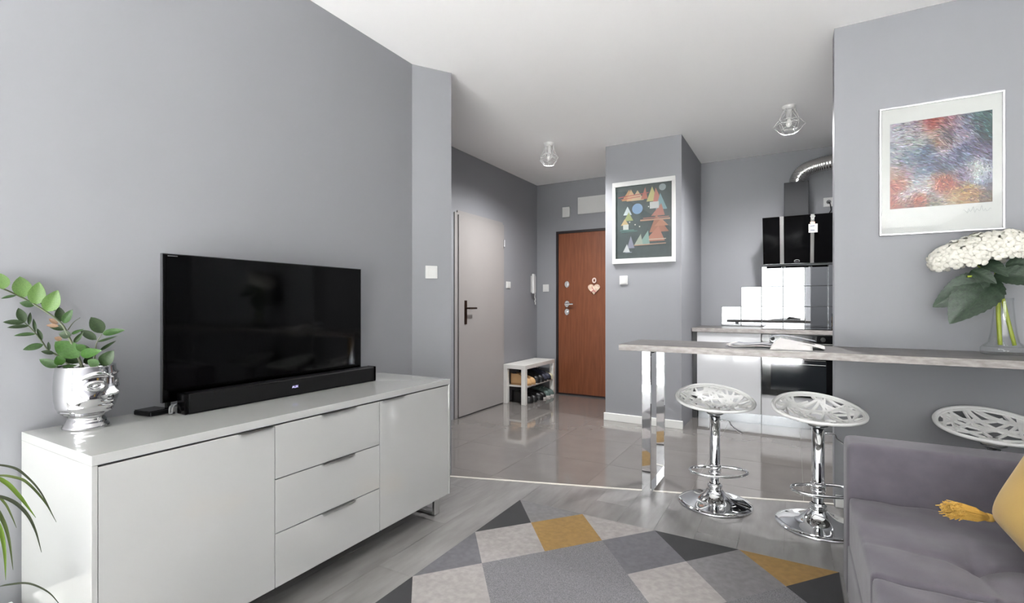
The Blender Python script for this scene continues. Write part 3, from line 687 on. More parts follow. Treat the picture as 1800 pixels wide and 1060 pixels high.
LV = [((40, 225), (5, 60), 110, 'L', -.08), ((250, 312), (205, 92), 145, 'L', -.06), ((365, 388), (405, 150), 135, 'L', -.05), ((482, 458), (598, 238), 140, 'L', -.04),
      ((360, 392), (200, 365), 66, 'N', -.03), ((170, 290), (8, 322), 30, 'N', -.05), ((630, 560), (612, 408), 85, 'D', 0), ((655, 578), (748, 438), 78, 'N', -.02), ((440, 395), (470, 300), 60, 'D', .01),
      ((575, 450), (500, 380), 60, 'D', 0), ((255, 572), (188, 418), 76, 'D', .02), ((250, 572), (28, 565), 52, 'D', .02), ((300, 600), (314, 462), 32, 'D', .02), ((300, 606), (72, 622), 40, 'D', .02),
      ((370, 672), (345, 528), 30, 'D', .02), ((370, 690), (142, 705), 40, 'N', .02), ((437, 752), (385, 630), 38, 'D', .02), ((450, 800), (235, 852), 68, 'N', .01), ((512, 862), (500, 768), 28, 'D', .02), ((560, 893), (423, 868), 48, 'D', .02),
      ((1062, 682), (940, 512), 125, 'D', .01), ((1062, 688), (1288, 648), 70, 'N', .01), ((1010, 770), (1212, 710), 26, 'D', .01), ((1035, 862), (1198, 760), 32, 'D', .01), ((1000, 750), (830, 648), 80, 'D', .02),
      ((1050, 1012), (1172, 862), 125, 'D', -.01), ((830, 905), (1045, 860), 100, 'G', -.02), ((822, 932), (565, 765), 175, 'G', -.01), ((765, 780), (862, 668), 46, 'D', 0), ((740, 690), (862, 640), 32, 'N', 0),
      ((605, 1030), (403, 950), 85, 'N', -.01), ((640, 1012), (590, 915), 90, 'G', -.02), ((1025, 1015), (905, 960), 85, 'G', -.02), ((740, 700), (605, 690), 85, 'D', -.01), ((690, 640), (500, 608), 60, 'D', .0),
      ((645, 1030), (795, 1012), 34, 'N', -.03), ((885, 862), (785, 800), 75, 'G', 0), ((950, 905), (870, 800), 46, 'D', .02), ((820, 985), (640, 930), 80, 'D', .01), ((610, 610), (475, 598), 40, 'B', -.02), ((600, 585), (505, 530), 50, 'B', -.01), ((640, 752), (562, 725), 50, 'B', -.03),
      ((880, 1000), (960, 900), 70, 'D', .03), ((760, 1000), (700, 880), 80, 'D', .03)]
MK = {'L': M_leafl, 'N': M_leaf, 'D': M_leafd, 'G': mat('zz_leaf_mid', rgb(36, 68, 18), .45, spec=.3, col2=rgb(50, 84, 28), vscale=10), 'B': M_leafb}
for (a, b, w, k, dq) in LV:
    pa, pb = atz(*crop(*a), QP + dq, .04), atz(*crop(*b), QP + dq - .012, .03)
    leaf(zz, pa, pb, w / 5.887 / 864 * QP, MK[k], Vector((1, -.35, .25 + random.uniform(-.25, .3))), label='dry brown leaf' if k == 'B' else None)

# ---------------------------------------------------------------- spider plant on a low white stand, lower left
st = thing('plant_stand', (-1.86, .35, 0), 'low white plant stand in the lower left corner beside the sideboard', 'stand')
obj('top', bx(-2.15, -1.52, .12, .560, .188, .210), M_trim, st, bev=.003)
for (x, y) in ((-2.13, .14), (-1.57, .14), (-2.13, .52), (-1.57, .52)): obj('leg', bx(x, x + .03, y, y + .03, 0, .1875), M_trim, st)
sp0 = Vector((-1.67, .22, .211))
sp = thing('spider_plant', (sp0.x, sp0.y, sp0.z), 'spider plant with long thin arching green blades, lower left corner', 'plant')
bm = BM(); lathe(bm, [(.001, 0), (.075, 0), (.10, .20), (.108, .20), (.108, .225), (.098, .225), (.094, .19), (.001, .185)], tuple(sp0), 32); obj('pot', bm, M_whitep, sp, smooth=False)
def blade(pts, q, w, m=M_spider):
    P_ = [at(x, y, qq) for (x, y), qq in zip(pts, q)]
    P_ = [Vector((sp0.x + random.uniform(-.02, .02), sp0.y + random.uniform(-.02, .02), sp0.z + .2))] + P_
    s_ = spline(P_, 7); n_ = len(s_); bm = BM(); prev = None
    for i, p in enumerate(s_):
        t = i / (n_ - 1); ww = w * .72 * (.35 + 1.3 * t if t < .5 else 1.0) * (1 - max(0, (t - .45) / .55) ** 1.6) + .0003
        tg = (s_[min(i + 1, n_ - 1)] - s_[max(i - 1, 0)]).normalized(); view = (Vector((0, 0, HC)) - p).normalized()
        sd = (tg.cross(view + Vector((0, 0, .8)))).normalized(); up = sd.cross(tg)
        r_ = [bm.verts.new(p + sd * ww), bm.verts.new(p - up * ww * .35), bm.verts.new(p - sd * ww)]
        if prev:
            for k in range(2): bm.faces.new((prev[k], r_[k], r_[k + 1], prev[k + 1]))
        prev = r_
    obj('blade', bm, m, sp, smooth=True)
G2 = mat('spider_leaf_dark', rgb(44, 50, 34), .6, spec=.2); G3 = mat('spider_leaf_bright', rgb(76, 98, 30), .6, spec=.2)
blade([(-60, 850), (-20, 820), (20, 821), (45, 836), (72, 866), (98, 916)], [1.12, 1.1, 1.1, 1.1, 1.1, 1.1], .0035, G2)
blade([(-50, 870), (-10, 838), (30, 840), (52, 852), (80, 884), (99, 918)], [1.12, 1.1, 1.1, 1.1, 1.1, 1.1], .004)
blade([(-50, 880), (-15, 842), (10, 848), (34, 872), (48, 890), (63, 910)], [1.12, 1.1, 1.1, 1.1, 1.1, 1.1], .006, G3)
blade([(-50, 890), (-15, 872), (20, 880), (46, 902), (62, 932), (73, 971)], [1.1, 1.08, 1.08, 1.08, 1.08, 1.08], .0048, G2)
blade([(-40, 920), (-15, 890), (5, 915), (16, 950), (23, 1002)], [1.1, 1.05, 1.05, 1.05, 1.05], .005)
blade([(-40, 900), (-10, 872), (8, 884), (20, 906), (29, 928)], [1.1, 1.12, 1.12, 1.12, 1.12], .003)
blade([(-40, 930), (-20, 905), (0, 930), (8, 970), (10, 1020)], [1.1, 1.02, 1.02, 1.02, 1.02], .006, G3)
blade([(-40, 1060), (-10, 1035), (20, 1027), (52, 1026), (85, 1041), (108, 1066)], [1.08, 1.02, 1.0, 1.0, 1.0, 1.0], .003, G2)
blade([(-50, 900), (-60, 850), (-90, 850), (-130, 900)], [1.1, 1.05, 1.05, 1.05], .005)
blade([(-60, 900), (-90, 860), (-140, 880), (-190, 960)], [1.1, 1.15, 1.2, 1.25], .005)

# ---------------------------------------------------------------- shoe bench and shoes
bnx0, bnx1, bny0, bny1 = -2.945, -2.655, 4.915, 5.715
M_bench = mat('white_bench_foil', rgb(228, 227, 223), .35)
bn = thing('shoe_bench', ((bnx0 + bnx1) / 2, 5.31, 0), 'white shoe bench with one shelf against the hall wall', 'bench')
obj('seat', bx(bnx0, bnx1, bny0, bny1, .405, .452), M_bench, bn, bev=.003)
for x in (bnx0, bnx1 - .052):
    for y in (bny0, bny1 - .052): obj('leg', bx(x, x + .052, y, y + .052, 0, .4045), M_bench, bn, bev=.002)
obj('shelf', bx(bnx0 + .004, bnx1 - .004, bny0 + .0525, bny1 - .0525, .192, .212), M_bench, bn, bev=.002)
def shoe_proto(loc, rz, cu, cs, label, ht=1.0, open_=False, cl_=None):
    o = thing('shoe', loc, label, 'shoe', 'shoes on the bench', rz=rz)
    def outl(t):   # half widths along the length (0 heel .. 1 toe)
        return .030 + .010 * sin(min(1, t * 1.25) * pi) * .3 + .012 * exp(-((t - .72) / .2) ** 2) if True else 0
    n = 14; bm = BM(); top = []; bot = []
    ts_ = [i / n for i in range(n + 1)]
    def hw(t): e = min(1, sqrt(max(0, 1 - ((t - .12) / .12) ** 2)) if t < .12 else (sqrt(max(0, 1 - ((t - .82) / .18) ** 2)) if t > .82 else 1)); return outl(t) * max(e, .12)
    L_ = .265
    pts = [(t * L_ - .13, hw(t)) for t in ts_] + [(t * L_ - .13, -hw(t)) for t in reversed(ts_)]
    prism(bm, pts, 0, .022); obj('sole', bm, cs, o, local=True)
    bm = BM(); rows = []
    for t in ts_:
        h = (.095 * ht if t < .35 else .095 * ht * (1 - ((t - .35) / .65)) ** .9 * .55 + .042 * (1 - max(0, (t - .85) / .15) ** 2 * .5) if t > .45 else .095 * ht - (t - .35) * .18 * ht)
        w = hw(t) * .96; ring = []
        for k in range(9):
            a = pi * k / 8; ring.append(bm.verts.new((t * L_ - .13, cos(a) * w * (1 if k in (0, 8) else 1 - .12 * sin(a)), .022 + sin(a) ** .7 * (h - .0))))
        rows.append(ring)
    for a, b in zip(rows, rows[1:]):
        for k in range(8): bm.faces.new((a[k], b[k], b[k + 1], a[k + 1]))
    bm.faces.new(rows[0]); bm.faces.new(rows[-1])
    up_ = obj('upper', bm, cu, o, local=True, smooth=True)
    bm = BM(); lathe(bm, [(.020, 0), (.022, .004), (.001, .0045)], n=14)
    bmesh.ops.transform(bm, matrix=Matrix.Translation((-.072, 0, .095 * ht + .0185)) @ Matrix.Scale(1.7, 4, (1, 0, 0)), verts=bm.verts); obj('opening', bm, M_darkgap, up_, local=True)
    bm = BM()
    for k in range(4):
        x = -.005 + k * .018; z = .022 + .095 * ht * (.86 - k * .12) 
        tube(bm, [(x, -.020, z - .010), (x + .004, 0, z + .004), (x, .020, z - .010)], .0028, 5)
    obj('laces', bm, cl_ or cs, up_, local=True, smooth=True)
    return o
def sm(n, c, r=.6): return mat(n, rgb(*c), r)
tan, bk, nvy, gr, wh, cream = sm('tan_leather', (206, 166, 118)), sm('black_leather', (22, 22, 24), .4), sm('navy_fabric', (46, 48, 66)), sm('grey_green_fabric', (90, 108, 104)), sm('white_sole', (220, 214, 210)), sm('cream_leather', (202, 196, 168))
brs = sm('brown_sole', (166, 128, 84))
shoes = [(-2.77, 5.02, .213, tan, brs, 'tan lace-up shoe nearest the hall door on the bench shelf', 1.15, .1), (-2.765, 5.13, .213, tan, brs, 'tan lace-up shoe second on the bench shelf, beside a black one', 1.1, -.05),
         (-2.77, 5.24, .213, bk, bk, 'black shoe on the bench shelf right next to the tan pair', 1.2, .12), (-2.765, 5.345, .213, bk, bk, 'black shoe on the bench shelf next to the dark blue pair', 1.25, .0),
         (-2.77, 5.45, .213, nvy, bk, 'dark blue shoe in the middle of the bench shelf', 1.35, -.08), (-2.765, 5.535, .213, nvy, bk, 'dark blue shoe on the bench shelf before the cream one', 1.2, .1), (-2.775, 5.617, .213, cream, cream, 'cream shoe at the far end of the bench shelf', .55, .05),
         (-2.77, 5.06, .001, bk, bk, 'black shoe on the floor under the bench, nearest the hall door', 1.2, .1), (-2.76, 5.17, .001, bk, bk, 'black shoe on the floor under the bench, second of the black row', 1.0, -.1), (-2.75, 5.28, .001, bk, bk, 'black shoe on the floor under the bench, third of the black row', 1.1, .15),
         (-2.76, 5.39, .001, bk, wh, 'black shoe with white sole on the floor under the bench', .9, .0), (-2.755, 5.50, .001, gr, wh, 'grey-green sneaker with white sole and laces under the bench, beside the black shoes', 1.0, .08), (-2.75, 5.61, .001, gr, wh, 'grey-green sneaker with white sole under the far end of the bench', 1.0, -.06)]
for (x, y, z, cu, cs, lb, ht, rz) in shoes: shoe_proto((x, y, z), rz, cu, cs, lb, ht, cl_=wh if cu is gr else (cu if cu is not tan else cream))

# ---------------------------------------------------------------- breakfast bar
BZ = .912; BT = .036
bar = thing('breakfast_bar', (-.36, 3.1, 0), 'long grey stone-look breakfast bar along the picture wall on a chrome frame leg', 'bar counter')
bt = obj('bar_top', bx(-.912, XR - .02, 2.862, YP - .001, BZ - BT, BZ), [M_stone, M_stonee], bar, bev=.0015)
for p in bt.data.polygons: p.material_index = 1 if (p.normal.y < -.9 or p.normal.x < -.9) else 0
lx0, lx1 = -.795, -.744
bm = BM(); box(bm, lx0, lx1, 2.945, 2.967, .001, BZ - BT - .001); box(bm, lx0, lx1, 3.300, 3.322, .001, BZ - BT - .001)
box(bm, lx0, lx1, 2.9675, 3.2995, .001, .022); box(bm, lx0, lx1, 2.9675, 3.2995, BZ - BT - .022, BZ - BT - .001)
obj('leg', bm, M_chrome, bar, bev=.001, label='chrome frame leg')

# open magazine
mg = thing('open_magazine', (-.1, 3.08, BZ), 'open white magazine lying on the bar with one page curling up', 'magazine')
def sheet(name, prof, y0, y1, t, m, sk=0.0, n=1):
    bm = BM(); pr = spline([(x, 0, z) for x, z in prof], 6); rows = []
    for p in pr:
        rows.append([bm.verts.new((p.x + sk * (y - y0), y, BZ + .0015 + p.z + dz)) for y in (y0, y1) for dz in (0, t)])
    for a, b in zip(rows, rows[1:]):
        for (i, j) in ((0, 1), (1, 3), (3, 2), (2, 0)): bm.faces.new((a[i], b[i], b[j], a[j]))
    for r_ in (rows[0], rows[-1]): bm.faces.new((r_[0], r_[1], r_[3], r_[2]))
    return obj(name, bm, m, mg, smooth=False)
M_inkpg = mat('printed_page', rgb(176, 174, 174), .7, spec=.1, col2=rgb(120, 124, 136), vscale=9)
sheet('cover', [(-.335, .003), (-.30, .0), (-.2, .0), (-.08, .0)], 2.97, 3.20, .002, M_greymetal if False else mat('cover_print', rgb(120, 122, 128), .3), .12)
sheet('pages', [(-.33, .012), (-.30, .003), (-.22, .006), (-.15, .010), (-.09, .006)], 2.97, 3.20, .005, M_paper, .12)
sheet('pages', [(-.31, .016), (-.27, .011), (-.20, .016), (-.14, .020), (-.08, .010)], 2.975, 3.19, .001, M_inkpg, .12)
bm = BM(); NU, NV = 14, 12; rows = []
for i in range(NU + 1):
    u = i / NU; x = -.095 + .175 * u; h = .052 - .030 * u ** 1.3
    rows.append([bm.verts.new((x - .018 * (v / NV) * (1 - u) + .0, 3.10 - (.205 - .03 * u) * (v / NV), BZ + .0025 + h * cos(pi / 2 * (v / NV) ** 1.7) * (1 - .5 * max(0, .12 - u) / .12))) for v in range(NV + 1)])
for a, b in zip(rows, rows[1:]):
    for k in range(NV): bm.faces.new((a[k], a[k + 1], b[k + 1], b[k]))
cp = obj('curled_page', bm, M_paper, mg, smooth=True); md = cp.modifiers.new('thickness', 'SOLIDIFY'); md.thickness = .0008
sheet('curled_page', [(-.085, .004), (-.12, .03), (-.11, .053), (-.07, .062), (-.03, .060), (.03, .050), (.10, .036)], 3.09, 3.20, .0015, M_inkpg, -.05)
sheet('pages', [(-.08, .006), (-.03, .020), (.03, .026), (.09, .016), (.135, .004)], 2.99, 3.20, .004, M_paper, .03)

# ---------------------------------------------------------------- bar stools
def make_stool(loc, tilt_dir, rz, label, seat_z, seed):
    o = thing('bar_stool', loc, label, 'bar stool', 'white lattice bar stools')
    rs = random.Random(seed); R_ = .208; DP = .055
    td = Vector((cos(tilt_dir), sin(tilt_dir), 0))
    def sz(x, y):
        r = sqrt(x * x + y * y) / R_; d = (x * td.x + y * td.y) / R_
        return seat_z - DP * (1 - min(1, r) ** 2) + .040 * d * (0.35 + .65 * r * r) + .012 * (r * r) * (d * d)
    bm = BM(); NR = 72
    rim = [(R_ * cos(2 * pi * i / NR), R_ * sin(2 * pi * i / NR), sz(R_ * cos(2 * pi * i / NR), R_ * sin(2 * pi * i / NR))) for i in range(NR)]
    tube(bm, rim, .0085, 8, closed=True)
    rim2 = [(p[0] * .955, p[1] * .955, sz(p[0] * .955, p[1] * .955)) for p in rim]
    tube(bm, rim2, .0065, 6, closed=True)
    obj('seat_rim', bm, M_stool, o, smooth=True, local=True)
    bm = BM()
    def strip(x0, y0, x1, y1, w):
        n = 14; prev = None; dx, dy = x1 - x0, y1 - y0; L_ = sqrt(dx * dx + dy * dy)
        if L_ < .05: return
        nx, ny = -dy / L_ * w / 2, dx / L_ * w / 2
        for i in range(n + 1):
            t = i / n; x, y = x0 + dx * t, y0 + dy * t
            r_ = [bm.verts.new((x + nx, y + ny, sz(x + nx, y + ny) + .004)), bm.verts.new((x - nx, y - ny, sz(x - nx, y - ny) + .004)),
                  bm.verts.new((x - nx, y - ny, sz(x - nx, y - ny) - .005)), bm.verts.new((x + nx, y + ny, sz(x + nx, y + ny) - .005))]
            if prev:
                for k in range(4): bm.faces.new((prev[k], r_[k], r_[(k + 1) % 4], prev[(k + 1) % 4]))
            prev = r_
    K = 24
    for k in range(K):
        a = pi * 2 * k / K + rs.uniform(-.12, .12); off = rs.choice([.35, .5, .65, .78, .88]) * R_ * rs.uniform(.9, 1.05)
        h = sqrt(max(0, R_ ** 2 * .97 - off ** 2)); c_, s_ = cos(a), sin(a)
        e0 = rs.uniform(.35, 1) if rs.random() < .4 else 1
        strip(off * c_ - h * s_, off * s_ + h * c_, off * c_ + h * s_ * e0, off * s_ - h * c_ * e0, rs.uniform(.009, .014))
    for k in range(7):
        a = 2 * pi * k / 7 + rs.uniform(-.2, .2); b_ = a + rs.uniform(-.5, .5)
        strip(.03 * cos(a), .03 * sin(a), R_ * .985 * cos(b_), R_ * .985 * sin(b_), .011)
    obj('seat_lattice', bm, M_stool, o, local=True)
    bm = BM(); lathe(bm, [(.001, sz(0, 0) - .004), (.055, sz(0, 0) - .004), (.055, sz(0, 0) - .012), (.04, sz(0, 0) - .022), (.001, sz(0, 0) - .022)], n=28)
    obj('seat_hub', bm, M_stool, o, local=True)
    sh = sz(0, 0) - .022
    bm = BM(); lathe(bm, [(.001, sh), (.045, sh), (.045, sh - .005), (.028, sh - .012)], n=28); obj('mount_plate', bm, M_greymetal, o, smooth=True, local=True)
    bm = BM(); lathe(bm, [(.001, sh - .018), (.0285, sh - .018), (.0285, .185)], n=32); obj('pole', bm, M_chrome, o, smooth=True, local=True)
    bm = BM(); lathe(bm, [(.026, .10), (.026, .187), (.033, .188), (.033, .172), (.026, .17)], n=32); obj('lower_tube', bm, M_chrome, o, smooth=True, local=True)
    bm = BM(); lathe(bm, [(.001, .0), (.198, .0), (.2, .004), (.197, .009), (.17, .014), (.12, .024), (.085, .038), (.06, .058), (.045, .078), (.038, .096), (.040, .098), (.040, .108), (.034, .112), (.0295, .118)], n=64)
    obj('base', bm, M_chrome, o, smooth=True, local=True)
    bm = BM(); c_, s_ = cos(rz), sin(rz)
    pts = []
    for i in range(40):
        a = 2 * pi * i / 40; px, py = .155 * cos(a), .095 * sin(a) + .06
        if py < -.0: py = py * .6
        pts.append((px * c_ - py * s_, px * s_ + py * c_, .205))
    tube(bm, pts, .008, 10, closed=True)
    obj('footrest', bm, M_chrome, o, smooth=True, local=True)
    bm = BM(); lathe(bm, [(.0295, .19), (.035, .192), (.035, .218), (.0295, .220)], n=28); obj('footrest_collar', bm, M_chrome, o, smooth=True, local=True)
    bm = BM(); la = rz + pi * .93
    f = lambda d, z: (d * cos(la), d * sin(la), z)
    tube(bm, spline([f(.03, sh - .04), f(.075, sh - .045), f(.09, sh - .07), f(.15, sh - .115)], 5), .0042, 8); obj('lever', bm, M_chrome, o, smooth=True, local=True)
    return o
s1 = make_stool((-.400, 3.045, .001), radians(112), radians(205), 'white lattice-seat bar stool nearest the chrome bar leg', .600, 1)
s2 = make_stool((.105, 3.010, .001), radians(108), radians(205), 'white lattice-seat bar stool in the middle, partly hidden by the sofa', .600, 5)
s3 = make_stool((.790, 3.050, .001), radians(98), radians(205), 'white lattice-seat bar stool behind the sofa, under the hydrangea vase', .585, 9)

# ---------------------------------------------------------------- vase with hydrangea
VX, VY = .858, 3.18
vs = thing('glass_vase', (VX, VY, BZ), 'clear glass vase with a wide foot on the right of the bar, holding white flowers', 'vase')
bm = BM(); lathe(bm, [(.001, .002), (.078, .002), (.082, .006), (.082, .032), (.076, .040), (.055, .06), (.047, .10), (.040, .17), (.034, .25), (.036, .268), (.0335, .268), (.0315, .25), (.037, .17), (.044, .10), (.052, .058), (.072, .037), (.001, .034)], (VX, VY, BZ), 48)
obj('vase_body', bm, M_glass, vs, smooth=True)
hg = thing('hydrangea', (VX, VY, BZ + .04), 'white hydrangea bloom with large dark green leaves in the glass vase', 'flower')
bm = BM()
tube(bm, spline([(VX - .012, VY, BZ + .045), (VX - .018, VY, BZ + .17), (VX - .022, VY, BZ + .28), (VX - .05, VY - .01, BZ + .36), (VX - .09, VY - .01, BZ + .43)], 6), .009, 8)
tube(bm, spline([(VX + .035, VY - .01, BZ + .045), (VX + .012, VY, BZ + .18), (VX - .004, VY, BZ + .27), (VX - .03, VY - .02, BZ + .36), (VX - .02, VY, BZ + .43)], 6), .008, 8)
tube(bm, spline([(VX - .02, VY, BZ + .28), (VX - .04, VY - .03, BZ + .34), (VX - .09, VY - .07, BZ + .37), (VX - .15, VY - .09, BZ + .37)], 6), .005, 8)
obj('stem', bm, M_hstem, hg, smooth=True)
bm = BM(); rows = []; NL = 36
for i in range(NL + 1):
    t = i / NL; w = .5 * sin(pi * t ** .8) ** .75 * (1 - .25 * t) * (1 + .035 * ((i % 3) - 1)) if 0 < i < NL else 0
    cs_ = [-1 + k / 5 for k in range(11)] if w else [0]
    rows.append([bm.verts.new((t, s_ * w, .05 * sin(pi * t) - .12 * t * t + abs(s_) * .13 * w + .016 * abs(sin(pi * 7 * (t - .22 * abs(s_)))) * min(1, abs(s_) * 3) * (w * 2))) for s_ in cs_])
for a, b in zip(rows, rows[1:]):
    if len(a) == 1:
        for k in range(10): bm.faces.new((a[0], b[k], b[k + 1]))
    elif len(b) == 1:
        for k in range(10): bm.faces.new((a[k], b[0], a[k + 1]))
    else:
        for k in range(10): bm.faces.new((a[k], b[k], b[k + 1], a[k + 1]))
me = bpy.data.meshes.new('leaf'); bm.to_mesh(me); bm.free(); me.materials.append(M_hleaf)
for p in me.polygons: p.use_smooth = True
LM[M_hleaf.name] = me
def hleaf(base, tip, w, f, label=None):
    o = leaf(hg, Vector(base), Vector(tip), w, M_hleaf, Vector(f)); return o
hleaf((VX - .04, VY - .04, BZ + .36), (VX - .22, VY - .12, BZ + .16), .20, (-.3, -1, .35)); hleaf((VX - .07, VY - .05, BZ + .37), (VX - .265, VY - .05, BZ + .225), .15, (-.2, -1, -.1))
hleaf((VX - .05, VY - .05, BZ + .37), (VX + .17, VY - .14, BZ + .34), .12, (.1, -1, .5)); hleaf((VX - .09, VY - .03, BZ + .44), (VX - .02, VY - .13, BZ + .375), .08, (0, -1, .6))
hleaf((VX - .13, VY - .06, BZ + .40), (VX - .06, VY - .13, BZ + .34), .07, (0, -1, .2)); hleaf((VX + .0, VY - .02, BZ + .42), (VX + .11, VY - .10, BZ + .43), .08, (0, -1, .3))
# one floret: four rounded petals
bm = BM()
for k in range(4):
    a = pi / 2 * k; c_, s_ = cos(a), sin(a); rows = []
    prof = [(.002, .002, 0), (.008, .010, .003), (.016, .0135, .004), (.023, .010, .001), (.026, .003, -.002)]
    for (d, w, z) in prof:
        rows.append([bm.verts.new((d * c_ - s * w * s_, d * s_ + s * w * c_, z - abs(s) * .003)) for s in (-1, 0, 1)])
    for p, q in zip(rows, rows[1:]):
        for i in range(2): bm.faces.new((p[i], q[i], q[i + 1], p[i + 1]))
lathe(bm, [(.001, .005), (.003, .003), (.003, -.004)], n=6)
fm = bpy.data.meshes.new('floret'); bm.to_mesh(fm); bm.free(); fm.materials.append(M_petal)
for p in fm.polygons: p.use_smooth = True
rs = random.Random(11)
HC0 = Vector((VX - .09, VY - .03, BZ + .485)); nfl = 0; tries = 0; used = []
while nfl < 150 and tries < 9000:
    tries += 1
    a = rs.uniform(0, 2 * pi); zc = rs.uniform(-.45, 1); r_ = sqrt(1 - zc * zc)
    d = Vector((r_ * cos(a), r_ * sin(a), zc))
    d2 = Vector((d.x * .195, d.y * .085, d.z * .085)); d2.z += .20 * d2.x + rs.uniform(-.008, .008)
    p = HC0 + d2
    if p.y > YP - .035 or any((p - u).length < .026 for u in used): continue
    used.append(p); o = bpy.data.objects.new('floret', fm); COL.objects.link(o); o.parent = hg
    nrm = Vector((d.x / .195, d.y / .085, d.z / .085)).normalized() + Vector((rs.uniform(-.3, .3), rs.uniform(-.3, .3), rs.uniform(-.3, .3)))
    s_ = rs.uniform(.85, 1.15)
    o.matrix_basis = Matrix.Translation(p - wloc(hg)) @ nrm.to_track_quat('Z', 'Y').to_matrix().to_4x4() @ Matrix.Rotation(rs.uniform(0, pi), 4, 'Z') @ Matrix.Scale(s_, 4); nfl += 1

# ---------------------------------------------------------------- sofa
SFX0, AY0, AY1 = .170, 2.175, 2.35
sf = thing('sofa', (.60, 1.2, 0), 'mauve-grey fabric sofa in the lower right corner', 'sofa')
def soft(x0, x1, y0, y1, z0, z1, bev, name, bulge=0.0, tufts=(), seams=(), nx=26, ny=26):
    bm = BM(); V = {}
    # subdivided box via bmesh
    box(bm, x0, x1, y0, y1, z0, z1)
    bmesh.ops.bevel(bm, geom=bm.edges[:], offset=bev, segments=4, profile=.6, affect='EDGES')
    if tufts or bulge:
        for k in range(1, nx): 
            x = x0 + (x1 - x0) * k / nx; bmesh.ops.bisect_plane(bm, geom=bm.verts[:] + bm.edges[:] + bm.faces[:], plane_co=(x, 0, 0), plane_no=(1, 0, 0))
        for k in range(1, ny):
            y = y0 + (y1 - y0) * k / ny; bmesh.ops.bisect_plane(bm, geom=bm.verts[:] + bm.edges[:] + bm.faces[:], plane_co=(0, y, 0), plane_no=(0, 1, 0))
        for v in bm.verts:
            if v.co.z > z1 - bev * .6:
                u, w = (v.co.x - x0) / (x1 - x0), (v.co.y - y0) / (y1 - y0)
                v.co.z += bulge * (max(0, 4 * u * (1 - u)) * max(0, 4 * w * (1 - w))) ** .5
                for (tx, ty, dp, rad, ang) in tufts:
                    dx, dy = v.co.x - tx, v.co.y - ty; r_ = sqrt(dx * dx + dy * dy)
                    v.co.z -= dp * exp(-(r_ / rad) ** 2)
                    for an in ang:
                        al = dx * cos(an) + dy * sin(an); ac = -dx * sin(an) + dy * cos(an)
                        if al > 0: v.co.z -= dp * .55 * exp(-(ac / .012) ** 2) * exp(-al / .16)
                v.co.z += .0022 * sin(v.co.x * 23 + v.co.y * 31) + .0016 * sin(v.co.x * 51 - v.co.y * 17)
    return obj(name, bm, M_sofa, sf, smooth=True)
soft(SFX0, 1.13, .02, AY1, .05, .27, .02, 'base')
soft(SFX0 - .004, 1.13, AY0, AY1, .06, .640, .036, 'armrest')
soft(SFX0 - .004, 1.13, .0, .175, .06, .622, .040, 'armrest')
tf = [(.42, 1.77, .022, .05, (radians(180 - 5), radians(85), radians(10), radians(-85)))]
soft(SFX0 + .002, .86, 1.575, AY0 + .006, .262, .446, .022, 'seat_cushion', .006, tf, nx=60, ny=52)
soft(SFX0 + .002, .86, .975, 1.571, .262, .446, .022, 'seat_cushion', .006, [(.42, 1.27, .022, .05, (pi, pi / 2, 0, -pi / 2))], nx=60, ny=52)
soft(SFX0 + .002, .86, .18, .971, .262, .446, .022, 'seat_cushion', .006, nx=20, ny=20)
soft(.95, 1.13, .18, AY0, .27, .80, .04, 'backrest')
for (a, b) in ((.182, .84), (.845, 1.505), (1.51, 2.17)): soft(.80, .95, a, b, .45, .86, .05, 'back_cushion')
for (x, y) in ((.21, .06), (1.05, .06), (.21, 2.27), (1.05, 2.27)):
    obj('leg', bx(x, x + .05, y, y + .05, .001, .052), M_dark, sf)

# yellow cushion with tassel
T0 = Vector((.50, 1.926, .53)); e1 = Vector((.351, -.173, .92)).normalized(); e2 = Vector((.187, -.955, -.224)); e2 = (e2 - e1 * e2.dot(e1)).normalized(); nn = e1.cross(e2).normalized(); PSZ = .36
cu = thing('throw_cushion', tuple(T0 + e2 * PSZ), 'mustard yellow throw cushion with a tassel on its corner, leaning on the sofa', 'cushion')
bm = BM(); N_ = 22; gr_ = {}
for sd in (1, -1):
    for i in range(N_ + 1):
        for j in range(N_ + 1):
            u, v = i / N_, j / N_
            if sd == -1 and (i in (0, N_) or j in (0, N_)): gr_[(sd, i, j)] = gr_[(1, i, j)]; continue
            du, dv = 2 * u - 1, 2 * v - 1
            pin = 1 - .07 * (1 - dv * dv) * abs(du) ** 3; pin2 = 1 - .07 * (1 - du * du) * abs(dv) ** 3
            th = .075 * max(0, (1 - du ** 4) * (1 - dv ** 4)) ** .55
            p = T0 + e1 * PSZ * (.5 + .5 * du * pin) + e2 * PSZ * (.5 + .5 * dv * pin2) + nn * th * sd
            gr_[(sd, i, j)] = bm.verts.new(p)
    for i in range(N_):
        for j in range(N_): bm.faces.new((gr_[(sd, i, j)], gr_[(sd, i + 1, j)], gr_[(sd, i + 1, j + 1)], gr_[(sd, i, j + 1)]))
obj('cover', bm, M_yel, cu, smooth=True)
bm = BM(); cor = [T0, T0 + e1 * PSZ, T0 + e1 * PSZ + e2 * PSZ, T0 + e2 * PSZ]
for k in range(4):
    a, b = cor[k], cor[(k + 1) % 4]; mid = (cor[0] + cor[2]) / 2
    pts = []
    for i in range(13):
        t = i / 12; d = 2 * t - 1; p = a.lerp(b, t); p = p + (mid - a.lerp(b, .5)).normalized() * (.07 * .5 * PSZ * (1 - d * d)); pts.append(p)
    tube(bm, pts, .0028, 6)
obj('piping', bm, mat('cushion_piping', rgb(176, 138, 60), .7), cu, smooth=True)
tip = at(1667, 893, 1.42); tip.z = max(tip.z, .475); tdir = (tip - T0).normalized(); TL = (tip - T0).length
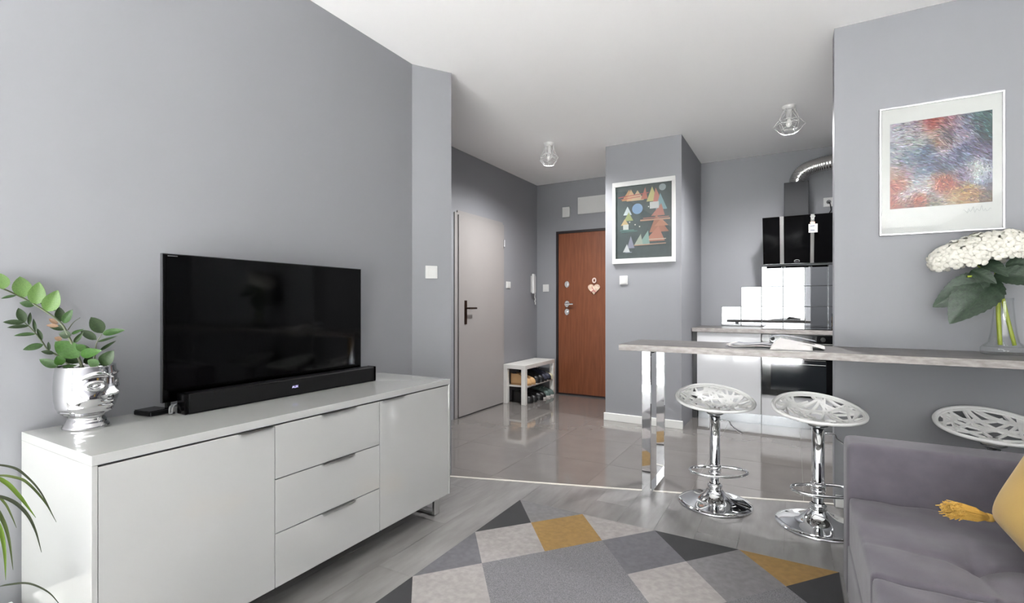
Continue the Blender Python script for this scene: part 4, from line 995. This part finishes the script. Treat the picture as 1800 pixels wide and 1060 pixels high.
bm = BM(); tube(bm, [T0 - tdir * -.002, T0 + tdir * .008, T0 + tdir * .022, T0 + tdir * .026], [.006, .011, .012, .009], 12)
tk = obj('tassel_knot', bm, M_yelt, cu, smooth=True)
bm = BM(); rs = random.Random(5); sdv = tdir.cross(Vector((0, 0, 1))).normalized(); upv = sdv.cross(tdir)
for k in range(190):
    a = rs.uniform(0, 2 * pi); r0 = .009 * sqrt(rs.random()); r1 = .030 * sqrt(rs.random()); L_ = TL * rs.uniform(.86, 1.05)
    o0 = sdv * cos(a) * r0 + upv * sin(a) * r0; o1 = sdv * cos(a) * r1 + upv * sin(a) * r1 * .75
    o2 = o1 + sdv * rs.uniform(-.010, .010) + upv * rs.uniform(-.012, .003)
    tube(bm, [T0 + tdir * .022 + o0, T0 + tdir * (TL * .45) + o1 * .85, T0 + tdir * (TL * .8) + o1, T0 + tdir * L_ + o2], .0014, 4)
obj('tassel_fringe', bm, M_yelt, tk, kind='stuff')

# ---------------------------------------------------------------- rug
rg = thing('rug', (-.61, 1.35, 0), 'geometric diamond rug in grey, beige, black and mustard on the laminate floor', 'rug')
RX, RY, CX, CY = -1.390, 2.510, .1942, .2325
cols = {'b': rgb(34, 34, 37), 'g': rgb(114, 112, 114), 'd': rgb(94, 93, 98), 'e': rgb(150, 145, 143), 'y': rgb(142, 110, 54), 's': rgb(96, 95, 98)}
def rugmat(k):
    c = cols[k]; c2 = tuple(min(1, x * (1.9 if k == 's' else 1.14)) for x in c[:3]) + (1,); c1 = tuple(x * (.8 if k == 's' else .9) for x in c[:3]) + (1,)
    m = mat('rug_' + k, c1, .95, bump=.7, bscale=700, col2=c2, vscale=260 if k == 's' else 40, sheen=.1, detail=5)
    return m
RM = {k: rugmat(k) for k in cols}
CM = {(1, 0): 'g', (0, 1): 'b', (2, 1): 'y', (1, 2): 'e', (0, 3): 'd', (3, 0): 'e', (3, 2): 's', (2, 3): 's', (4, 3): 's', (3, 4): 's', (4, 1): 'd', (5, 0): 'b', (6, 1): 'g', (7, 0): 'y', (8, 1): 'b', (5, 2): 'e', (7, 2): 's', (1, 4): 'e', (0, 5): 'b', (6, 3): 'd', (5, 4): 'y', (2, 5): 'd', (4, 5): 'e'}
pal = 'gedbs'
LMAX = 10
for j in range(0, LMAX + 1):
    for i in range(0, 9):
        if (i + j) % 2 == 0: continue
        k = CM.get((i, j)) or pal[(i * 3 + j * 5) % 5]
        pts = [(i - 1, j), (i, j - 1), (i + 1, j), (i, j + 1)]
        bm = BM(); prism(bm, [(RX + a * CX, RY - b * CY) for a, b in pts], .0012, .0088)
        for (co, no) in (((RX, 0, 0), (-1, 0, 0)), ((RX + 8 * CX, 0, 0), (1, 0, 0)), ((0, RY, 0), (0, 1, 0)), ((0, RY - LMAX * CY, 0), (0, -1, 0))):
            bmesh.ops.bisect_plane(bm, geom=bm.verts[:] + bm.edges[:] + bm.faces[:], plane_co=co, plane_no=no, clear_outer=True)
            e = [x for x in bm.edges if len(x.link_faces) == 1]
            if e: bmesh.ops.holes_fill(bm, edges=e)
        if len(bm.faces) > 3: obj('rug_patch', bm, RM[k], rg)
        else: bm.free()
bm = BM(); tube(bm, [(RX, RY, .005), (RX + 8 * CX, RY, .005), (RX + 8 * CX, RY - LMAX * CY, .005), (RX, RY - LMAX * CY, .005)], .004, 6, closed=True)
obj('binding', bm, mat('rug_binding', rgb(120, 118, 118), .9), rg)
